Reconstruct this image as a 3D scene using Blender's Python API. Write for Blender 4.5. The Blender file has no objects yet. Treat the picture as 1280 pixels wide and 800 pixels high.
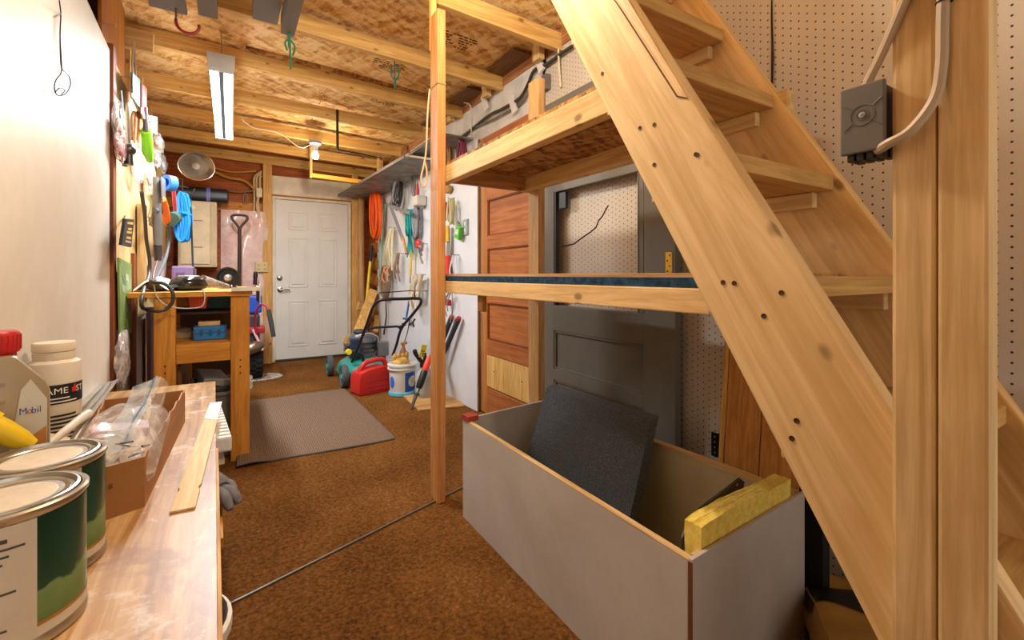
import bpy, bmesh, math, random
from mathutils import Vector, Matrix, Euler
R = math.radians
random.seed(7)
SC = bpy.context.scene
COL = SC.collection
# ------------------------------------------------------------------ measuring helpers
F_, YAW, CX, HZ, EYE = 566.3, R(31.84), 640.0, 343.5, 1.0
S_, C_ = math.sin(YAW), math.cos(YAW)
def ray(px, py):
    u = (px-CX)/F_
    return (S_+u*C_, C_-u*S_, (HZ-py)/F_)
def WX(px, py, x):
    a = ray(px, py); k = x/a[0]; return (x, k*a[1], EYE+k*a[2])
def WY(px, py, y):
    a = ray(px, py); k = y/a[1]; return (k*a[0], y, EYE+k*a[2])
def WZ(px, py, z=0.0):
    a = ray(px, py); k = (z-EYE)/a[2]; return (k*a[0], k*a[1], z)
def LX(y): return -0.45-0.03*(y-2.6)           # face of the left wall at depth y
def WL(px, py, off=0.0):
    a = ray(px, py); k = (-0.372+off)/(a[0]+0.03*a[1]); return (k*a[0], k*a[1], EYE+k*a[2])
# ------------------------------------------------------------------ materials
def lin(c): return c/12.92 if c <= 0.04045 else ((c+0.055)/1.055)**2.4
def rgb(h):
    h = h.lstrip('#'); return tuple(lin(int(h[i:i+2], 16)/255) for i in (0, 2, 4))+(1.0,)
class NT:
    def __init__(s, name):
        m = bpy.data.materials.new(name); m.use_nodes = True
        s.m = m; s.t = m.node_tree; s.b = s.t.nodes['Principled BSDF']
    def n(s, typ, **kw):
        nd = s.t.nodes.new(typ)
        for k, v in kw.items():
            if k.startswith('i_'):
                key = k[2:].replace('_', ' ')
                nd.inputs[key].default_value = v
            else: setattr(nd, k, v)
        return nd
    def l(s, a, b): s.t.links.new(a, b)
    def ramp(s, fac, stops, interp='LINEAR'):
        r = s.n('ShaderNodeValToRGB'); e = r.color_ramp; e.interpolation = interp
        while len(e.elements) < len(stops): e.elements.new(0.5)
        for el, (p, c) in zip(e.elements, stops): el.position = p; el.color = c if len(c) == 4 else tuple(c)+(1,)
        s.l(fac, r.inputs[0]); return r.outputs[0]
    def mix(s, fac, a, b, mode='MIX'):
        x = s.n('ShaderNodeMix', data_type='RGBA', blend_type=mode)
        for sock, v in ((x.inputs[0], fac), (x.inputs[6], a), (x.inputs[7], b)):
            if hasattr(v, 'is_output'): s.l(v, sock)
            else: sock.default_value = v
        return x.outputs[2]
    def coords(s, scale=(1, 1, 1), rot=(0, 0, 0)):
        tc = s.n('ShaderNodeTexCoord'); mp = s.n('ShaderNodeMapping', vector_type='TEXTURE')
        mp.inputs['Scale'].default_value = scale; mp.inputs['Rotation'].default_value = rot
        s.l(tc.outputs['Object'], mp.inputs['Vector']); return mp.outputs[0]
    def noise(s, vec, scale=5, detail=4, rough=.55, dist=0):
        n = s.n('ShaderNodeTexNoise'); n.inputs['Scale'].default_value = scale; n.inputs['Detail'].default_value = detail
        n.inputs['Roughness'].default_value = rough; n.inputs['Distortion'].default_value = dist
        s.l(vec, n.inputs['Vector']); return n.outputs['Fac']
    def math(s, op, a, b=None):
        m = s.n('ShaderNodeMath', operation=op)
        for i, v in enumerate((a, b)):
            if v is None: continue
            if hasattr(v, 'is_output'): s.l(v, m.inputs[i])
            else: m.inputs[i].default_value = v
        return m.outputs[0]
    def bump(s, h, strength=.3, dist=.002):
        b = s.n('ShaderNodeBump'); b.inputs['Strength'].default_value = strength; b.inputs['Distance'].default_value = dist
        s.l(h, b.inputs['Height']); s.l(b.outputs[0], s.b.inputs['Normal'])
_plain = {}
def plain(h, rough=.6, metal=0.0, var=.08, spec=.4, scale=9):
    key = (h, rough, metal, var)
    if key in _plain: return _plain[key]
    t = NT('plain_'+h); v = t.coords()
    n = t.noise(v, scale, 5)
    c = rgb(h); d = tuple(x*(1-2.2*var) for x in c[:3])+(1,); e = tuple(min(1, x*(1+var)) for x in c[:3])+(1,)
    t.l(t.ramp(n, [(.3, d), (.7, e)]), t.b.inputs['Base Color'])
    t.b.inputs['Roughness'].default_value = rough; t.b.inputs['Metallic'].default_value = metal
    t.b.inputs['Specular IOR Level'].default_value = spec
    _plain[key] = t.m; return t.m
_wood = {}
def wood(light, dark, axis='z', rough=.6, rot=None, knots=True, fine=1.0, contrast=1.0):
    key = (light, dark, axis, rot, knots, fine)
    if key in _wood: return _wood[key]
    t = NT('wood_'+light+axis)
    long, sh = .55*fine, .032*fine
    sc = {'x': (long, sh, sh), 'y': (sh, long, sh), 'z': (sh, sh, long)}[axis]
    v = t.coords(sc, rot or (0, 0, 0))
    n1 = t.noise(v, 1.0, 5, .6, 1.2)
    n2 = t.noise(v, 5.0, 4, .6, .3)
    v2 = t.coords((.35, .35, .35), rot or (0, 0, 0)); n3 = t.noise(v2, 2.0, 3)
    f = t.math('ADD', t.math('MULTIPLY', n1, .62), t.math('MULTIPLY', n2, .22))
    f = t.math('ADD', f, t.math('MULTIPLY', n3, .16))
    mid = tuple((a+b)/2 for a, b in zip(rgb(light), rgb(dark)))
    col = t.ramp(f, [(.34, rgb(dark)), (.47, mid), (.56, rgb(light)), (.70, tuple(min(1, x*1.12) for x in rgb(light)[:3])+(1,))])
    if knots:
        ks = {'x': (.20, .11, .11), 'y': (.11, .20, .11), 'z': (.11, .11, .20)}[axis]
        vk = t.n('ShaderNodeTexVoronoi'); vk.inputs['Scale'].default_value = 1.0
        t.l(t.coords(ks, rot or (0, 0, 0)), vk.inputs['Vector'])
        kf = t.ramp(vk.outputs['Distance'], [(.055, (1, 1, 1)), (.11, (0, 0, 0))])
        kd = tuple(x*.30 for x in rgb(dark)[:3])+(1,)
        col = t.mix(t.math('MULTIPLY', kf, .75), col, kd)
    t.l(col, t.b.inputs['Base Color'])
    t.b.inputs['Roughness'].default_value = rough; t.b.inputs['Specular IOR Level'].default_value = .3
    t.bump(n2, .25, .0015)
    _wood[key] = t.m; return t.m
def osb(name, cols, scale=1.0):
    t = NT(name)
    def layer(sc, rot):
        v = t.n('ShaderNodeTexVoronoi'); v.inputs['Scale'].default_value = 1.0; v.inputs['Randomness'].default_value = 1
        base = t.coords(tuple(x*scale for x in sc), rot)
        ns = t.n('ShaderNodeTexNoise'); ns.inputs['Scale'].default_value = 2.5; t.l(base, ns.inputs['Vector'])
        mx = t.n('ShaderNodeVectorMath', operation='ADD'); sc2 = t.n('ShaderNodeVectorMath', operation='SCALE'); sc2.inputs['Scale'].default_value = .9
        t.l(ns.outputs['Color'], sc2.inputs[0]); t.l(base, mx.inputs[0]); t.l(sc2.outputs[0], mx.inputs[1]); t.l(mx.outputs[0], v.inputs['Vector'])
        sp = t.n('ShaderNodeSeparateColor'); t.l(v.outputs['Color'], sp.inputs[0]); return sp.outputs[0], sp.outputs[1]
    a, am = layer((.075, .022, .05), (0, 0, .5)); b, bm = layer((.022, .07, .05), (0, 0, .35)); c, cm = layer((.06, .02, .05), (0, 0, -.9))
    f = t.math('ADD', t.math('MULTIPLY', a, .4), t.math('MULTIPLY', b, .35)); f = t.math('ADD', f, t.math('MULTIPLY', c, .25))
    grain = t.noise(t.coords((.05, .008, .05), (0, 0, .5)), 3, 4)
    f = t.math('ADD', f, t.math('MULTIPLY', t.math('SUBTRACT', grain, .5), .35))
    col = t.ramp(f, [(.14, rgb(cols[0])), (.33, rgb(cols[1])), (.5, rgb(cols[2])), (.72, rgb(cols[3]))])
    t.l(col, t.b.inputs['Base Color']); t.b.inputs['Roughness'].default_value = .65; t.b.inputs['Specular IOR Level'].default_value = .3
    t.bump(f, .35, .002); return t.m
def pegboard(name, h):
    t = NT(name); tc = t.n('ShaderNodeTexCoord'); sp = t.n('ShaderNodeSeparateXYZ'); t.l(tc.outputs['Object'], sp.inputs[0])
    p = .0254
    y = t.math('DIVIDE', sp.outputs[1], p); z = t.math('DIVIDE', sp.outputs[2], p)
    colm = t.math('MODULO', t.math('ADD', t.math('FLOOR', y), 400.0), 2.0)
    z2 = t.math('ADD', z, t.math('MULTIPLY', colm, .5))
    fy = t.math('SUBTRACT', t.math('FRACT', t.math('ADD', y, 400.0)), .5); fz = t.math('SUBTRACT', t.math('FRACT', t.math('ADD', z2, 400.0)), .5)
    d = t.math('SQRT', t.math('ADD', t.math('MULTIPLY', fy, fy), t.math('MULTIPLY', fz, fz)))
    hole = t.math('LESS_THAN', d, .115)
    n = t.noise(t.coords(), 3, 5); c = rgb(h)
    base = t.ramp(n, [(.3, tuple(x*.86 for x in c[:3])), (.7, c)])
    t.l(t.mix(hole, base, (.03, .02, .012, 1)), t.b.inputs['Base Color']); t.b.inputs['Roughness'].default_value = .55
    return t.m
def carpet():
    t = NT('carpet_pile'); v = t.coords()
    n1 = t.noise(v, 75, 6, .75); n2 = t.noise(v, 2.2, 4); n3 = t.noise(v, 330, 3, .7)
    f = t.math('ADD', t.math('MULTIPLY', n1, .6), t.math('MULTIPLY', n2, .25)); f = t.math('ADD', f, t.math('MULTIPLY', n3, .15))
    col = t.ramp(f, [(.36, rgb('38200c')), (.46, rgb('6a4218')), (.56, rgb('895a2a')), (.68, rgb('b28450'))])
    t.l(col, t.b.inputs['Base Color']); t.b.inputs['Roughness'].default_value = .95; t.b.inputs['Specular IOR Level'].default_value = .1
    t.bump(t.math('ADD', n1, t.math('MULTIPLY', n3, .5)), .9, .012); return t.m
def rugmat():
    t = NT('rug_ribbed'); tc = t.n('ShaderNodeTexCoord')
    w = t.n('ShaderNodeTexWave', wave_type='BANDS', bands_direction='X'); w.inputs['Scale'].default_value = 26; w.inputs['Distortion'].default_value = 1.2; w.inputs['Detail Scale'].default_value = 6
    t.l(tc.outputs['Object'], w.inputs['Vector']); n = t.noise(tc.outputs['Object'], 110, 4, .7)
    f = t.math('ADD', t.math('MULTIPLY', w.outputs['Fac'], .16), t.math('MULTIPLY', n, .80))
    t.l(t.ramp(f, [(.3, rgb('4a3626')), (.5, rgb('6e5643')), (.72, rgb('8c7059'))]), t.b.inputs['Base Color'])
    t.b.inputs['Roughness'].default_value = .95; t.bump(f, .6, .005); return t.m
def stained(name, h, stain, amount=.5, scale=3, rough=.55, bump=.1):
    t = NT(name); v = t.coords(); n = t.noise(v, scale, 8, .62, .4); n2 = t.noise(v, scale*14, 4)
    f = t.ramp(n, [(.40, (1, 1, 1)), (.62, (0, 0, 0))])
    c = t.mix(t.math('MULTIPLY', f, amount), rgb(h), rgb(stain))
    c = t.mix(t.math('MULTIPLY', t.ramp(n2, [(.35, (1, 1, 1)), (.6, (0, 0, 0))]), amount*.25), c, rgb(stain))
    t.l(c, t.b.inputs['Base Color']); t.b.inputs['Roughness'].default_value = rough; t.b.inputs['Specular IOR Level'].default_value = .3
    t.bump(n2, bump, .002); return t.m
def film(name, h='ffffff', alpha=.28, rough=.18, sc=16):
    t = NT(name); t.b.inputs['Base Color'].default_value = rgb(h); t.b.inputs['Roughness'].default_value = rough
    n = t.noise(t.coords(), sc, 3, .5, 1.5); a = t.ramp(n, [(.38, (alpha*.6,)*3), (.66, (min(1, alpha*1.6),)*3)])
    t.l(a, t.b.inputs['Alpha']); t.bump(n, .5, .006); return t.m
def emit(name, col, strength):
    t = NT(name); t.b.inputs['Base Color'].default_value = (1, 1, 1, 1)
    t.b.inputs['Emission Color'].default_value = col+(1,) if len(col) == 3 else col
    t.b.inputs['Emission Strength'].default_value = strength; return t.m
# ------------------------------------------------------------------ mesh builder
OFF = {}
class MB:
    def __init__(s): s.bm = bmesh.new()
    def _hex(s, P):
        vs = [s.bm.verts.new(p) for p in P]
        for f in ((0, 3, 2, 1), (4, 5, 6, 7), (0, 1, 5, 4), (1, 2, 6, 5), (2, 3, 7, 6), (3, 0, 4, 7)): s.bm.faces.new([vs[i] for i in f])
        return s
    def box(s, x0, x1, y0, y1, z0, z1):
        x0, x1 = min(x0, x1), max(x0, x1); y0, y1 = min(y0, y1), max(y0, y1); z0, z1 = min(z0, z1), max(z0, z1)
        return s._hex([(x0, y0, z0), (x1, y0, z0), (x1, y1, z0), (x0, y1, z0), (x0, y0, z1), (x1, y0, z1), (x1, y1, z1), (x0, y1, z1)])
    def obox(s, c, size, rot=(0, 0, 0)):
        m = Euler(rot).to_matrix(); c = Vector(c); a, b, d = (q/2 for q in size)
        return s._hex([c+m @ Vector(p) for p in ((-a, -b, -d), (a, -b, -d), (a, b, -d), (-a, b, -d), (-a, -b, d), (a, -b, d), (a, b, d), (-a, b, d))])
    def beam(s, p0, p1, w, h, side=None):
        p0, p1 = Vector(p0), Vector(p1); d = (p1-p0).normalized()
        sd = Vector(side) if side else d.cross(Vector((0, 0, 1)))
        if sd.length < 1e-4: sd = Vector((1, 0, 0))
        sd = (sd-d*sd.dot(d)).normalized(); up = sd.cross(d).normalized(); a = sd*w/2; b = up*h/2
        return s._hex([p0-a-b, p0+a-b, p1+a-b, p1-a-b, p0-a+b, p0+a+b, p1+a+b, p1-a+b])
    def prism(s, poly, vec):
        vec = Vector(vec); n = len(poly)
        a = [s.bm.verts.new(Vector(p)) for p in poly]; b = [s.bm.verts.new(Vector(p)+vec) for p in poly]
        s.bm.faces.new(a[::-1]); s.bm.faces.new(b)
        for i in range(n): s.bm.faces.new((a[i], a[(i+1) % n], b[(i+1) % n], b[i]))
        return s
    def tube(s, pts, r, seg=8, closed=False):
        pts = [Vector(p) for p in pts]; n = len(pts); rr = r if isinstance(r, (list, tuple)) else [r]*n
        rings = []; nrm = None
        for i in range(n):
            if closed: d = pts[(i+1) % n]-pts[i-1]
            else: d = pts[min(i+1, n-1)]-pts[max(i-1, 0)]
            if d.length < 1e-9: d = Vector((0, 0, 1))
            d.normalize()
            if nrm is None:
                nrm = d.cross(Vector((0, 0, 1)))
                if nrm.length < .1: nrm = d.cross(Vector((1, 0, 0)))
            nrm = nrm-d*nrm.dot(d)
            if nrm.length < 1e-6: nrm = d.orthogonal()
            nrm.normalize(); b = d.cross(nrm)
            rings.append([s.bm.verts.new(pts[i]+(nrm*math.cos(2*math.pi*k/seg)+b*math.sin(2*math.pi*k/seg))*rr[i]) for k in range(seg)])
        m = n if closed else n-1
        for i in range(m):
            A, B = rings[i], rings[(i+1) % n]
            for k in range(seg): s.bm.faces.new((A[k], A[(k+1) % seg], B[(k+1) % seg], B[k]))
        if not closed: s.bm.faces.new(rings[0][::-1]); s.bm.faces.new(rings[-1])
        return s
    def cyl(s, p0, p1, r, r1=None, seg=20): return s.tube([p0, p1], [r, r if r1 is None else r1], seg)
    def lathe(s, prof, c=(0, 0, 0), seg=32, rot=(0, 0, 0), sx=1.0, sy=1.0, sq=None):
        m = Euler(rot).to_matrix(); c = Vector(c); rings = []
        for r, z in prof:
            ring = []
            for k in range(seg):
                a = 2*math.pi*k/seg; ca, sa = math.cos(a), math.sin(a); q = 1.0
                if sq: q = 1/((abs(ca)**sq+abs(sa)**sq)**(1/sq))
                ring.append(s.bm.verts.new(c+m @ Vector((r*ca*q*sx, r*sa*q*sy, z))))
            rings.append(ring)
        for A, B in zip(rings, rings[1:]):
            for k in range(seg): s.bm.faces.new((A[k], A[(k+1) % seg], B[(k+1) % seg], B[k]))
        if prof[0][0] > 1e-6: s.bm.faces.new(rings[0][::-1])
        if prof[-1][0] > 1e-6: s.bm.faces.new(rings[-1])
        return s
    def ball(s, c, rad, seg=14, rot=(0, 0, 0)):
        r = rad if isinstance(rad, (tuple, list)) else (rad,)*3; m = Euler(rot).to_matrix(); c = Vector(c)
        d = bmesh.ops.create_icosphere(s.bm, subdivisions=3 if seg > 10 else 2, radius=1.0)
        for v in d['verts']: v.co = c+m @ Vector((v.co.x*r[0], v.co.y*r[1], v.co.z*r[2]))
        return s
    def sheet(s, fn, nu, nv, thick=0.0):
        g = [[s.bm.verts.new(fn(i/nu, j/nv)) for j in range(nv+1)] for i in range(nu+1)]
        for i in range(nu):
            for j in range(nv): s.bm.faces.new((g[i][j], g[i+1][j], g[i+1][j+1], g[i][j+1]))
        if thick:
            s.bm.normal_update(); fs = list({f for row in g for v in row for f in v.link_faces})
            bmesh.ops.solidify(s.bm, geom=fs, thickness=thick)
        return s
    def build(s, name, mat, parent=None, loc=None, bevel=0.0, smooth=False):
        if parent is not None: o0 = Vector(OFF[parent])
        elif loc is not None: o0 = Vector(loc)
        else:
            xs = [v.co for v in s.bm.verts]
            o0 = Vector(((min(v.x for v in xs)+max(v.x for v in xs))/2, (min(v.y for v in xs)+max(v.y for v in xs))/2, min(v.z for v in xs)))
        bmesh.ops.recalc_face_normals(s.bm, faces=s.bm.faces)
        for v in s.bm.verts: v.co -= o0
        if bevel:
            es = [e for e in s.bm.edges if len(e.link_faces) == 2 and e.calc_face_angle(0) > R(40)]
            bmesh.ops.bevel(s.bm, geom=es, offset=bevel, segments=2, profile=.6, affect='EDGES', clamp_overlap=True)
        me = bpy.data.meshes.new(name); s.bm.to_mesh(me); s.bm.free()
        if smooth:
            for p in me.polygons: p.use_smooth = True
            try: me.set_sharp_from_angle(angle=R(42))
            except Exception: pass
        me.materials.append(mat)
        o = bpy.data.objects.new(name, me); COL.objects.link(o)
        if parent is not None: o.parent = parent
        else: o.location = o0
        OFF[o] = tuple(o0); return o
def tag(o, label, cat, group=None):
    o['label'] = label; o['category'] = cat
    if group: o['group'] = group
    return o
def thing(name, label, cat, loc, group=None):
    o = bpy.data.objects.new(name, None); COL.objects.link(o); o.location = loc; o.empty_display_size = .05
    OFF[o] = tuple(loc); return tag(o, label, cat, group)
def struct(o): o['kind'] = 'structure'; return o
def copy_thing(root, loc, label, group=None):
    r = root.copy(); COL.objects.link(r); r.location = loc; r['label'] = label
    if group: r['group'] = group
    for ch in list(root.children):
        c = ch.copy(); COL.objects.link(c); c.parent = r
        for g in ch.children:
            d = g.copy(); COL.objects.link(d); d.parent = c
    OFF[r] = tuple(loc); return r
def text_mb(body, size, place, depth=.0006, align='CENTER'):
    """lettering as a mesh; place(x, y) -> 3D point, used per vertex"""
    cu = bpy.data.curves.new('lettering', 'FONT'); cu.body = body; cu.size = size; cu.align_x = align; cu.align_y = 'CENTER'; cu.resolution_u = 2
    ob = bpy.data.objects.new('lettering_source', cu); COL.objects.link(ob)
    dg = bpy.context.evaluated_depsgraph_get(); me = bpy.data.meshes.new_from_object(ob.evaluated_get(dg))
    bpy.data.objects.remove(ob); bpy.data.curves.remove(cu)
    mb = MB(); mb.bm.from_mesh(me); bpy.data.meshes.remove(me)
    for v in mb.bm.verts: v.co = Vector(place(v.co.x, v.co.y))
    return mb
def arc(c, r, a0, a1, n, u=(1, 0, 0), v=(0, 0, 1)):
    c, u, v = Vector(c), Vector(u), Vector(v)
    return [c+u*r*math.cos(a0+(a1-a0)*i/n)+v*r*math.sin(a0+(a1-a0)*i/n) for i in range(n+1)]
def spline(pts, n=8):
    P = [Vector(p) for p in pts]; P = [P[0]*2-P[1]]+P+[P[-1]*2-P[-2]]; out = []
    for i in range(1, len(P)-2):
        for k in range(n):
            t = k/n; a, b, c, d = P[i-1:i+3]
            out.append(.5*((2*b)+(c-a)*t+(2*a-5*b+4*c-d)*t*t+(3*b-a-3*c+d)*t**3))
    out.append(P[-2]); return out

# palette
PINE_Y = wood('d8b67c', 'b58c50', 'y'); PINE_X = wood('d8b67c', 'b58c50', 'x'); PINE_Z = wood('d8b67c', 'b58c50', 'z')
RAFT = wood('d9b06a', 'b0823e', 'x'); STUDZ = wood('d2a563', 'a87534', 'z')
BENCHW_X = wood('c98a35', 'a2651c', 'x'); BENCHW_Z = wood('c98a35', 'a2651c', 'z'); BENCHW_Y = wood('c98a35', 'a2651c', 'y')
POSTZ = wood('c98f55', 'a1662e', 'z')
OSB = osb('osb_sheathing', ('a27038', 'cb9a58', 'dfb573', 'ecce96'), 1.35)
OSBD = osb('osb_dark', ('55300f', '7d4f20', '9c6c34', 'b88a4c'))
PEG = pegboard('pegboard_painted', 'cabfb0')
BLACK = plain('17171a', .45); BLKMET = plain('1b1b1e', .35, .2); STEEL = plain('9a9c9f', .32, .9); GALV = plain('8d9092', .45, .6, .12)
WHITE = plain('e4e2dc', .5); CREAM = plain('cfc0a0', .5); RED = plain('b3201f', .4); ORANGE = plain('f2641c', .5)

# ================================================================== THE SETTING
YB = 5.85
struct(MB().box(-.75, 1.85, -1.6, 6.0, -.05, 0).build('floor', carpet()))
# carpet seam strip
struct(MB().beam((-.43, 1.473, .003), (1.02, 1.96, .003), .009, .006).build('trim_1', plain('6a625a', .4, .6), bevel=.002))
# OSB roof deck in three sheets (joints visible as dark gaps)
ceil = MB()
for y0, y1 in ((-1.6, 2.02), (2.026, 4.45), (4.456, 6.0)):
    ceil._hex([(-.75, y0, 2.445-.012*(y0-3.3)), (.62, y0, 2.42-.012*(y0-3.3)), (.62, y1, 2.42-.012*(y1-3.3)), (-.75, y1, 2.445-.012*(y1-3.3)),
               (-.75, y0, 2.46-.012*(y0-3.3)), (.62, y0, 2.44-.012*(y0-3.3)), (.62, y1, 2.44-.012*(y1-3.3)), (-.75, y1, 2.46-.012*(y1-3.3))])
    ceil._hex([(.626, y0, 2.42-.012*(y0-3.3)), (1.9, y0, 2.365-.012*(y0-3.3)), (1.9, y1, 2.365-.012*(y1-3.3)), (.626, y1, 2.42-.012*(y1-3.3)),
               (.626, y0, 2.44-.012*(y0-3.3)), (1.9, y0, 2.385-.012*(y0-3.3)), (1.9, y1, 2.385-.012*(y1-3.3)), (.626, y1, 2.44-.012*(y1-3.3))])
struct(ceil.build('ceiling', OSB))
def deck_z(x, y): return 2.42-.055*(x-.626)/1.274-.012*(y-3.3)
ink = MB(); ri = random.Random(9)
for x0, y0, n, a in ((1.05, 2.42, 6, .5), (.80, 2.98, 4, .5), (1.22, 1.72, 3, .5), (.95, 3.62, 4, .5)):
    for k in range(n):
        x = x0
        while x < x0+.20:
            w_ = ri.uniform(.012, .04)
            if ri.random() < .8:
                ya = y0+.026*k
                ink._hex([(x, ya, deck_z(x, ya)-.0012), (x+w_, ya, deck_z(x+w_, ya)-.0012), (x+w_, ya+.013, deck_z(x+w_, ya)-.0012), (x, ya+.013, deck_z(x, ya)-.0012), (x, ya, deck_z(x, ya)-.0002), (x+w_, ya, deck_z(x+w_, ya)-.0002), (x+w_, ya+.013, deck_z(x+w_, ya)-.0002), (x, ya+.013, deck_z(x, ya)-.0002)])
            x += w_+.008
ik = struct(ink.build('trim_7', plain('6b4722', .8)))
# rafters
RL = ['nearest rafter, running over the staircase top end', 'second roof rafter from the staircase, over the post top', 'third roof rafter from the staircase, above the tube light near end',
      'fourth roof rafter, over the middle of the tube light', 'fifth roof rafter, beside the bare bulb', 'sixth roof rafter, behind the bare bulb', 'last roof rafter against the back wall above the door']
RY = [2.049, 2.703, 3.341, 3.98, 4.62, 5.26, 5.80]
for i, y in enumerate(RY):
    zl = [2.355, 2.352, 2.338, 2.302, 2.298, 2.285, 2.262][i]; zr = [2.271, 2.273, 2.271, 2.263, 2.23, 2.225, 2.22][i]
    xr = [1.6, 1.6, 1.6, 1.5, 1.5, 1.5, 1.55][i]
    b = MB()
    h = .098
    b._hex([(-.57, y-.019, zl), (xr, y-.019, zr), (xr, y+.019, zr), (-.57, y+.019, zl), (-.57, y-.019, zl+h), (xr, y-.019, zr+h), (xr, y+.019, zr+h), (-.57, y+.019, zl+h)])
    tag(b.build('roof_rafter', RAFT, bevel=.003), RL[i], 'beam', 'exposed roof rafters')
# short blocks and stubs on the rafter line
tag(MB().beam((-.52, 3.295, 2.33), (-.375, 3.295, 2.325), .036, .115).build('rafter_block', PINE_X, bevel=.003), 'short board stub nailed beside the third rafter at the left wall', 'board')
tag(MB().beam((.08, 3.30, 2.428), (1.45, 3.33, 2.384), .05, .03).build('sister_strip', OSBD, bevel=.002), 'thin dark strip lying along top of the third rafter', 'board')
# left wall: backing boards, studs, cladding sheets
struct(MB()._hex([(-.72, -1.6, 0), (LX(-1.6)-.11, -1.6, 0), (LX(6)-.11, 6, 0), (-.85, 6, 0), (-.72, -1.6, 2.5), (LX(-1.6)-.11, -1.6, 2.5), (LX(6)-.11, 6, 2.5), (-.85, 6, 2.5)]).build('wall_left', wood('b9803f', '7d4718', 'y', knots=False)))
def lsheet(y0, y1, z0, z1, th, off=0.0):
    a, b = LX(y0)+off, LX(y1)+off
    return MB()._hex([(a-th, y0, z0), (a, y0, z0), (b, y1, z0), (b-th, y1, z0), (a-th, y0, z1), (a, y0, z1), (b, y1, z1), (b-th, y1, z1)])
drywall = stained('drywall_scuffed', 'dcd4c8', 'c3b7a6', .5, 1.6, .5, .05)
p = lsheet(.2, 2.62, .02, 1.985, .016).build('wall_panel', drywall)
tag(p, 'scuffed off-white wall sheet behind the paint cans', 'panel')
tag(lsheet(2.60, 3.22, 1.93, 2.47, .012, -.024).build('wall_board', wood('b26c22', '8a4c12', 'z', knots=True)), 'wide dark orange board above the tool panel top edge', 'board')
tag(lsheet(2.625, 2.70, .0, 2.02, .022, .012).build('trim_strip', wood('8a4a22', '5f2c10', 'z', knots=False), bevel=.003), 'dark brown vertical strip at edge of the white wall sheet', 'trim')
PLYL = wood('d2b681', 'b39158', 'z', knots=False, fine=2.2)
tag(lsheet(2.705, 5.55, .74, 1.985, .012).build('tool_panel', PLYL), 'pale plywood sheet on the left wall hung with tools', 'panel')
tag(lsheet(2.705, 3.95, .02, .735, .012, -.004).build('wall_liner', stained('liner_white', 'd9cfc6', 'b3a39a', .4, 4)), 'white plastic-faced liner under the plywood tool panel', 'panel')
a = WL(168, 400, .02)
tag(lsheet(3.24, 3.32, .0, 1.12, .02, .016).build('trim_strip', wood('8a4a22', '5f2c10', 'z', knots=False), bevel=.003), 'short dark brown vertical strip below the black hanging card', 'trim')
tag(lsheet(3.42, 3.52, .84, 1.42, .038, .045).build('wall_batten', wood('cfae78', 'a98550', 'z', knots=False), bevel=.003), 'upright wooden batten fixed on the tool panel over the cable loop', 'board')
for i, y in enumerate((3.35, 3.9, 4.45, 5.0, 5.5)):
    x = LX(y)-.012
    o = MB().box(x-.085, x+.0, y-.019, y+.019, 1.99, [2.34, 2.33, 2.3, 2.295, 2.28][i]).build('wall_stud', STUDZ, bevel=.002)
    tag(o, ['wall stud end nearest the orange board', 'second wall stud above the tool panel', 'third wall stud above the tool panel', 'fourth wall stud above the tool panel', 'farthest wall stud, beside the clamp lamp'][i], 'stud', 'studs above the tool panel')
# back wall
DX0, DX1, DZ = .432, 1.238, 1.872
bw = MB().box(-.9, DX0-.045, YB+.02, YB+.14, 0, 2.5).box(DX1+.035, 1.9, YB+.02, YB+.14, 0, 2.5).box(DX0-.045, DX1+.035, YB+.02, YB+.14, DZ+.02, 2.5)
struct(bw.build('wall_back', wood('a9581f', '71300c', 'x', knots=True)))
o = MB().box(DX0-.05, DX1+.10, YB-.012, YB+.018, DZ+.02, 2.135).build('header_panel', plain('ded5c3', .55))
tag(o, 'cream filler panel above the white entry door', 'panel')
fr = MB().box(DX0-.035, DX0, YB-.02, YB+.05, 0, DZ+.03).box(DX1, DX1+.03, YB-.02, YB+.05, 0, DZ+.03).box(DX0, DX1, YB-.02, YB+.05, DZ, DZ+.03)
struct(fr.build('trim_2', plain('d9cfb8', .5), bevel=.003))
struct(MB().box(DX0-.05, DX1+.06, YB-.026, YB-.012, DZ+.028, DZ+.046).build('trim_3', wood('a8742f', '7e4f1b', 'x', knots=False)))
# door_1: moulded six panel door
def panel_door(name, x0, x1, y, z0, z1, mat, th=.035):
    b = MB().box(x0, x1, y, y+th, z0, z1)
    W, H = x1-x0, z1-z0
    for cx in ((.17, .43), (.58, .84)):
        for cz in ((.075, .365), (.45, .765), (.815, .93)):
            a0, a1, b0, b1 = x0+W*cx[0], x0+W*cx[1], z0+H*cz[0], z0+H*cz[1]
            for q0, q1, w0, w1 in ((a0, a1, b0, b0+.014), (a0, a1, b1-.014, b1), (a0, a0+.014, b0, b1), (a1-.014, a1, b0, b1)):
                b.box(q0, q1, y-.007, y, w0, w1)
            b.box(a0+.035, a1-.035, y-.009, y, b0+.035, b1-.035)
    return b.build(name, mat, bevel=.004)
doormat = stained('door_white', 'd8d6d2', 'c4c0b8', .35, 2.2, .42, .03)
d1 = struct(panel_door('door_1', DX0+.004, DX1-.004, YB+.0, .022, DZ-.004, doormat))
CHROME = plain('a8a49c', .25, 1.0)
k = MB().lathe([(0, 0), (.030, 0), (.030, .010), (.022, .016), (0, .016)], WY(349.5, 347.5, YB), 20, (R(90), 0, 0)).build('deadbolt', CHROME, d1, smooth=True); k['label'] = 'round metal deadbolt'
hp = Vector(WY(350, 362, YB))
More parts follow.
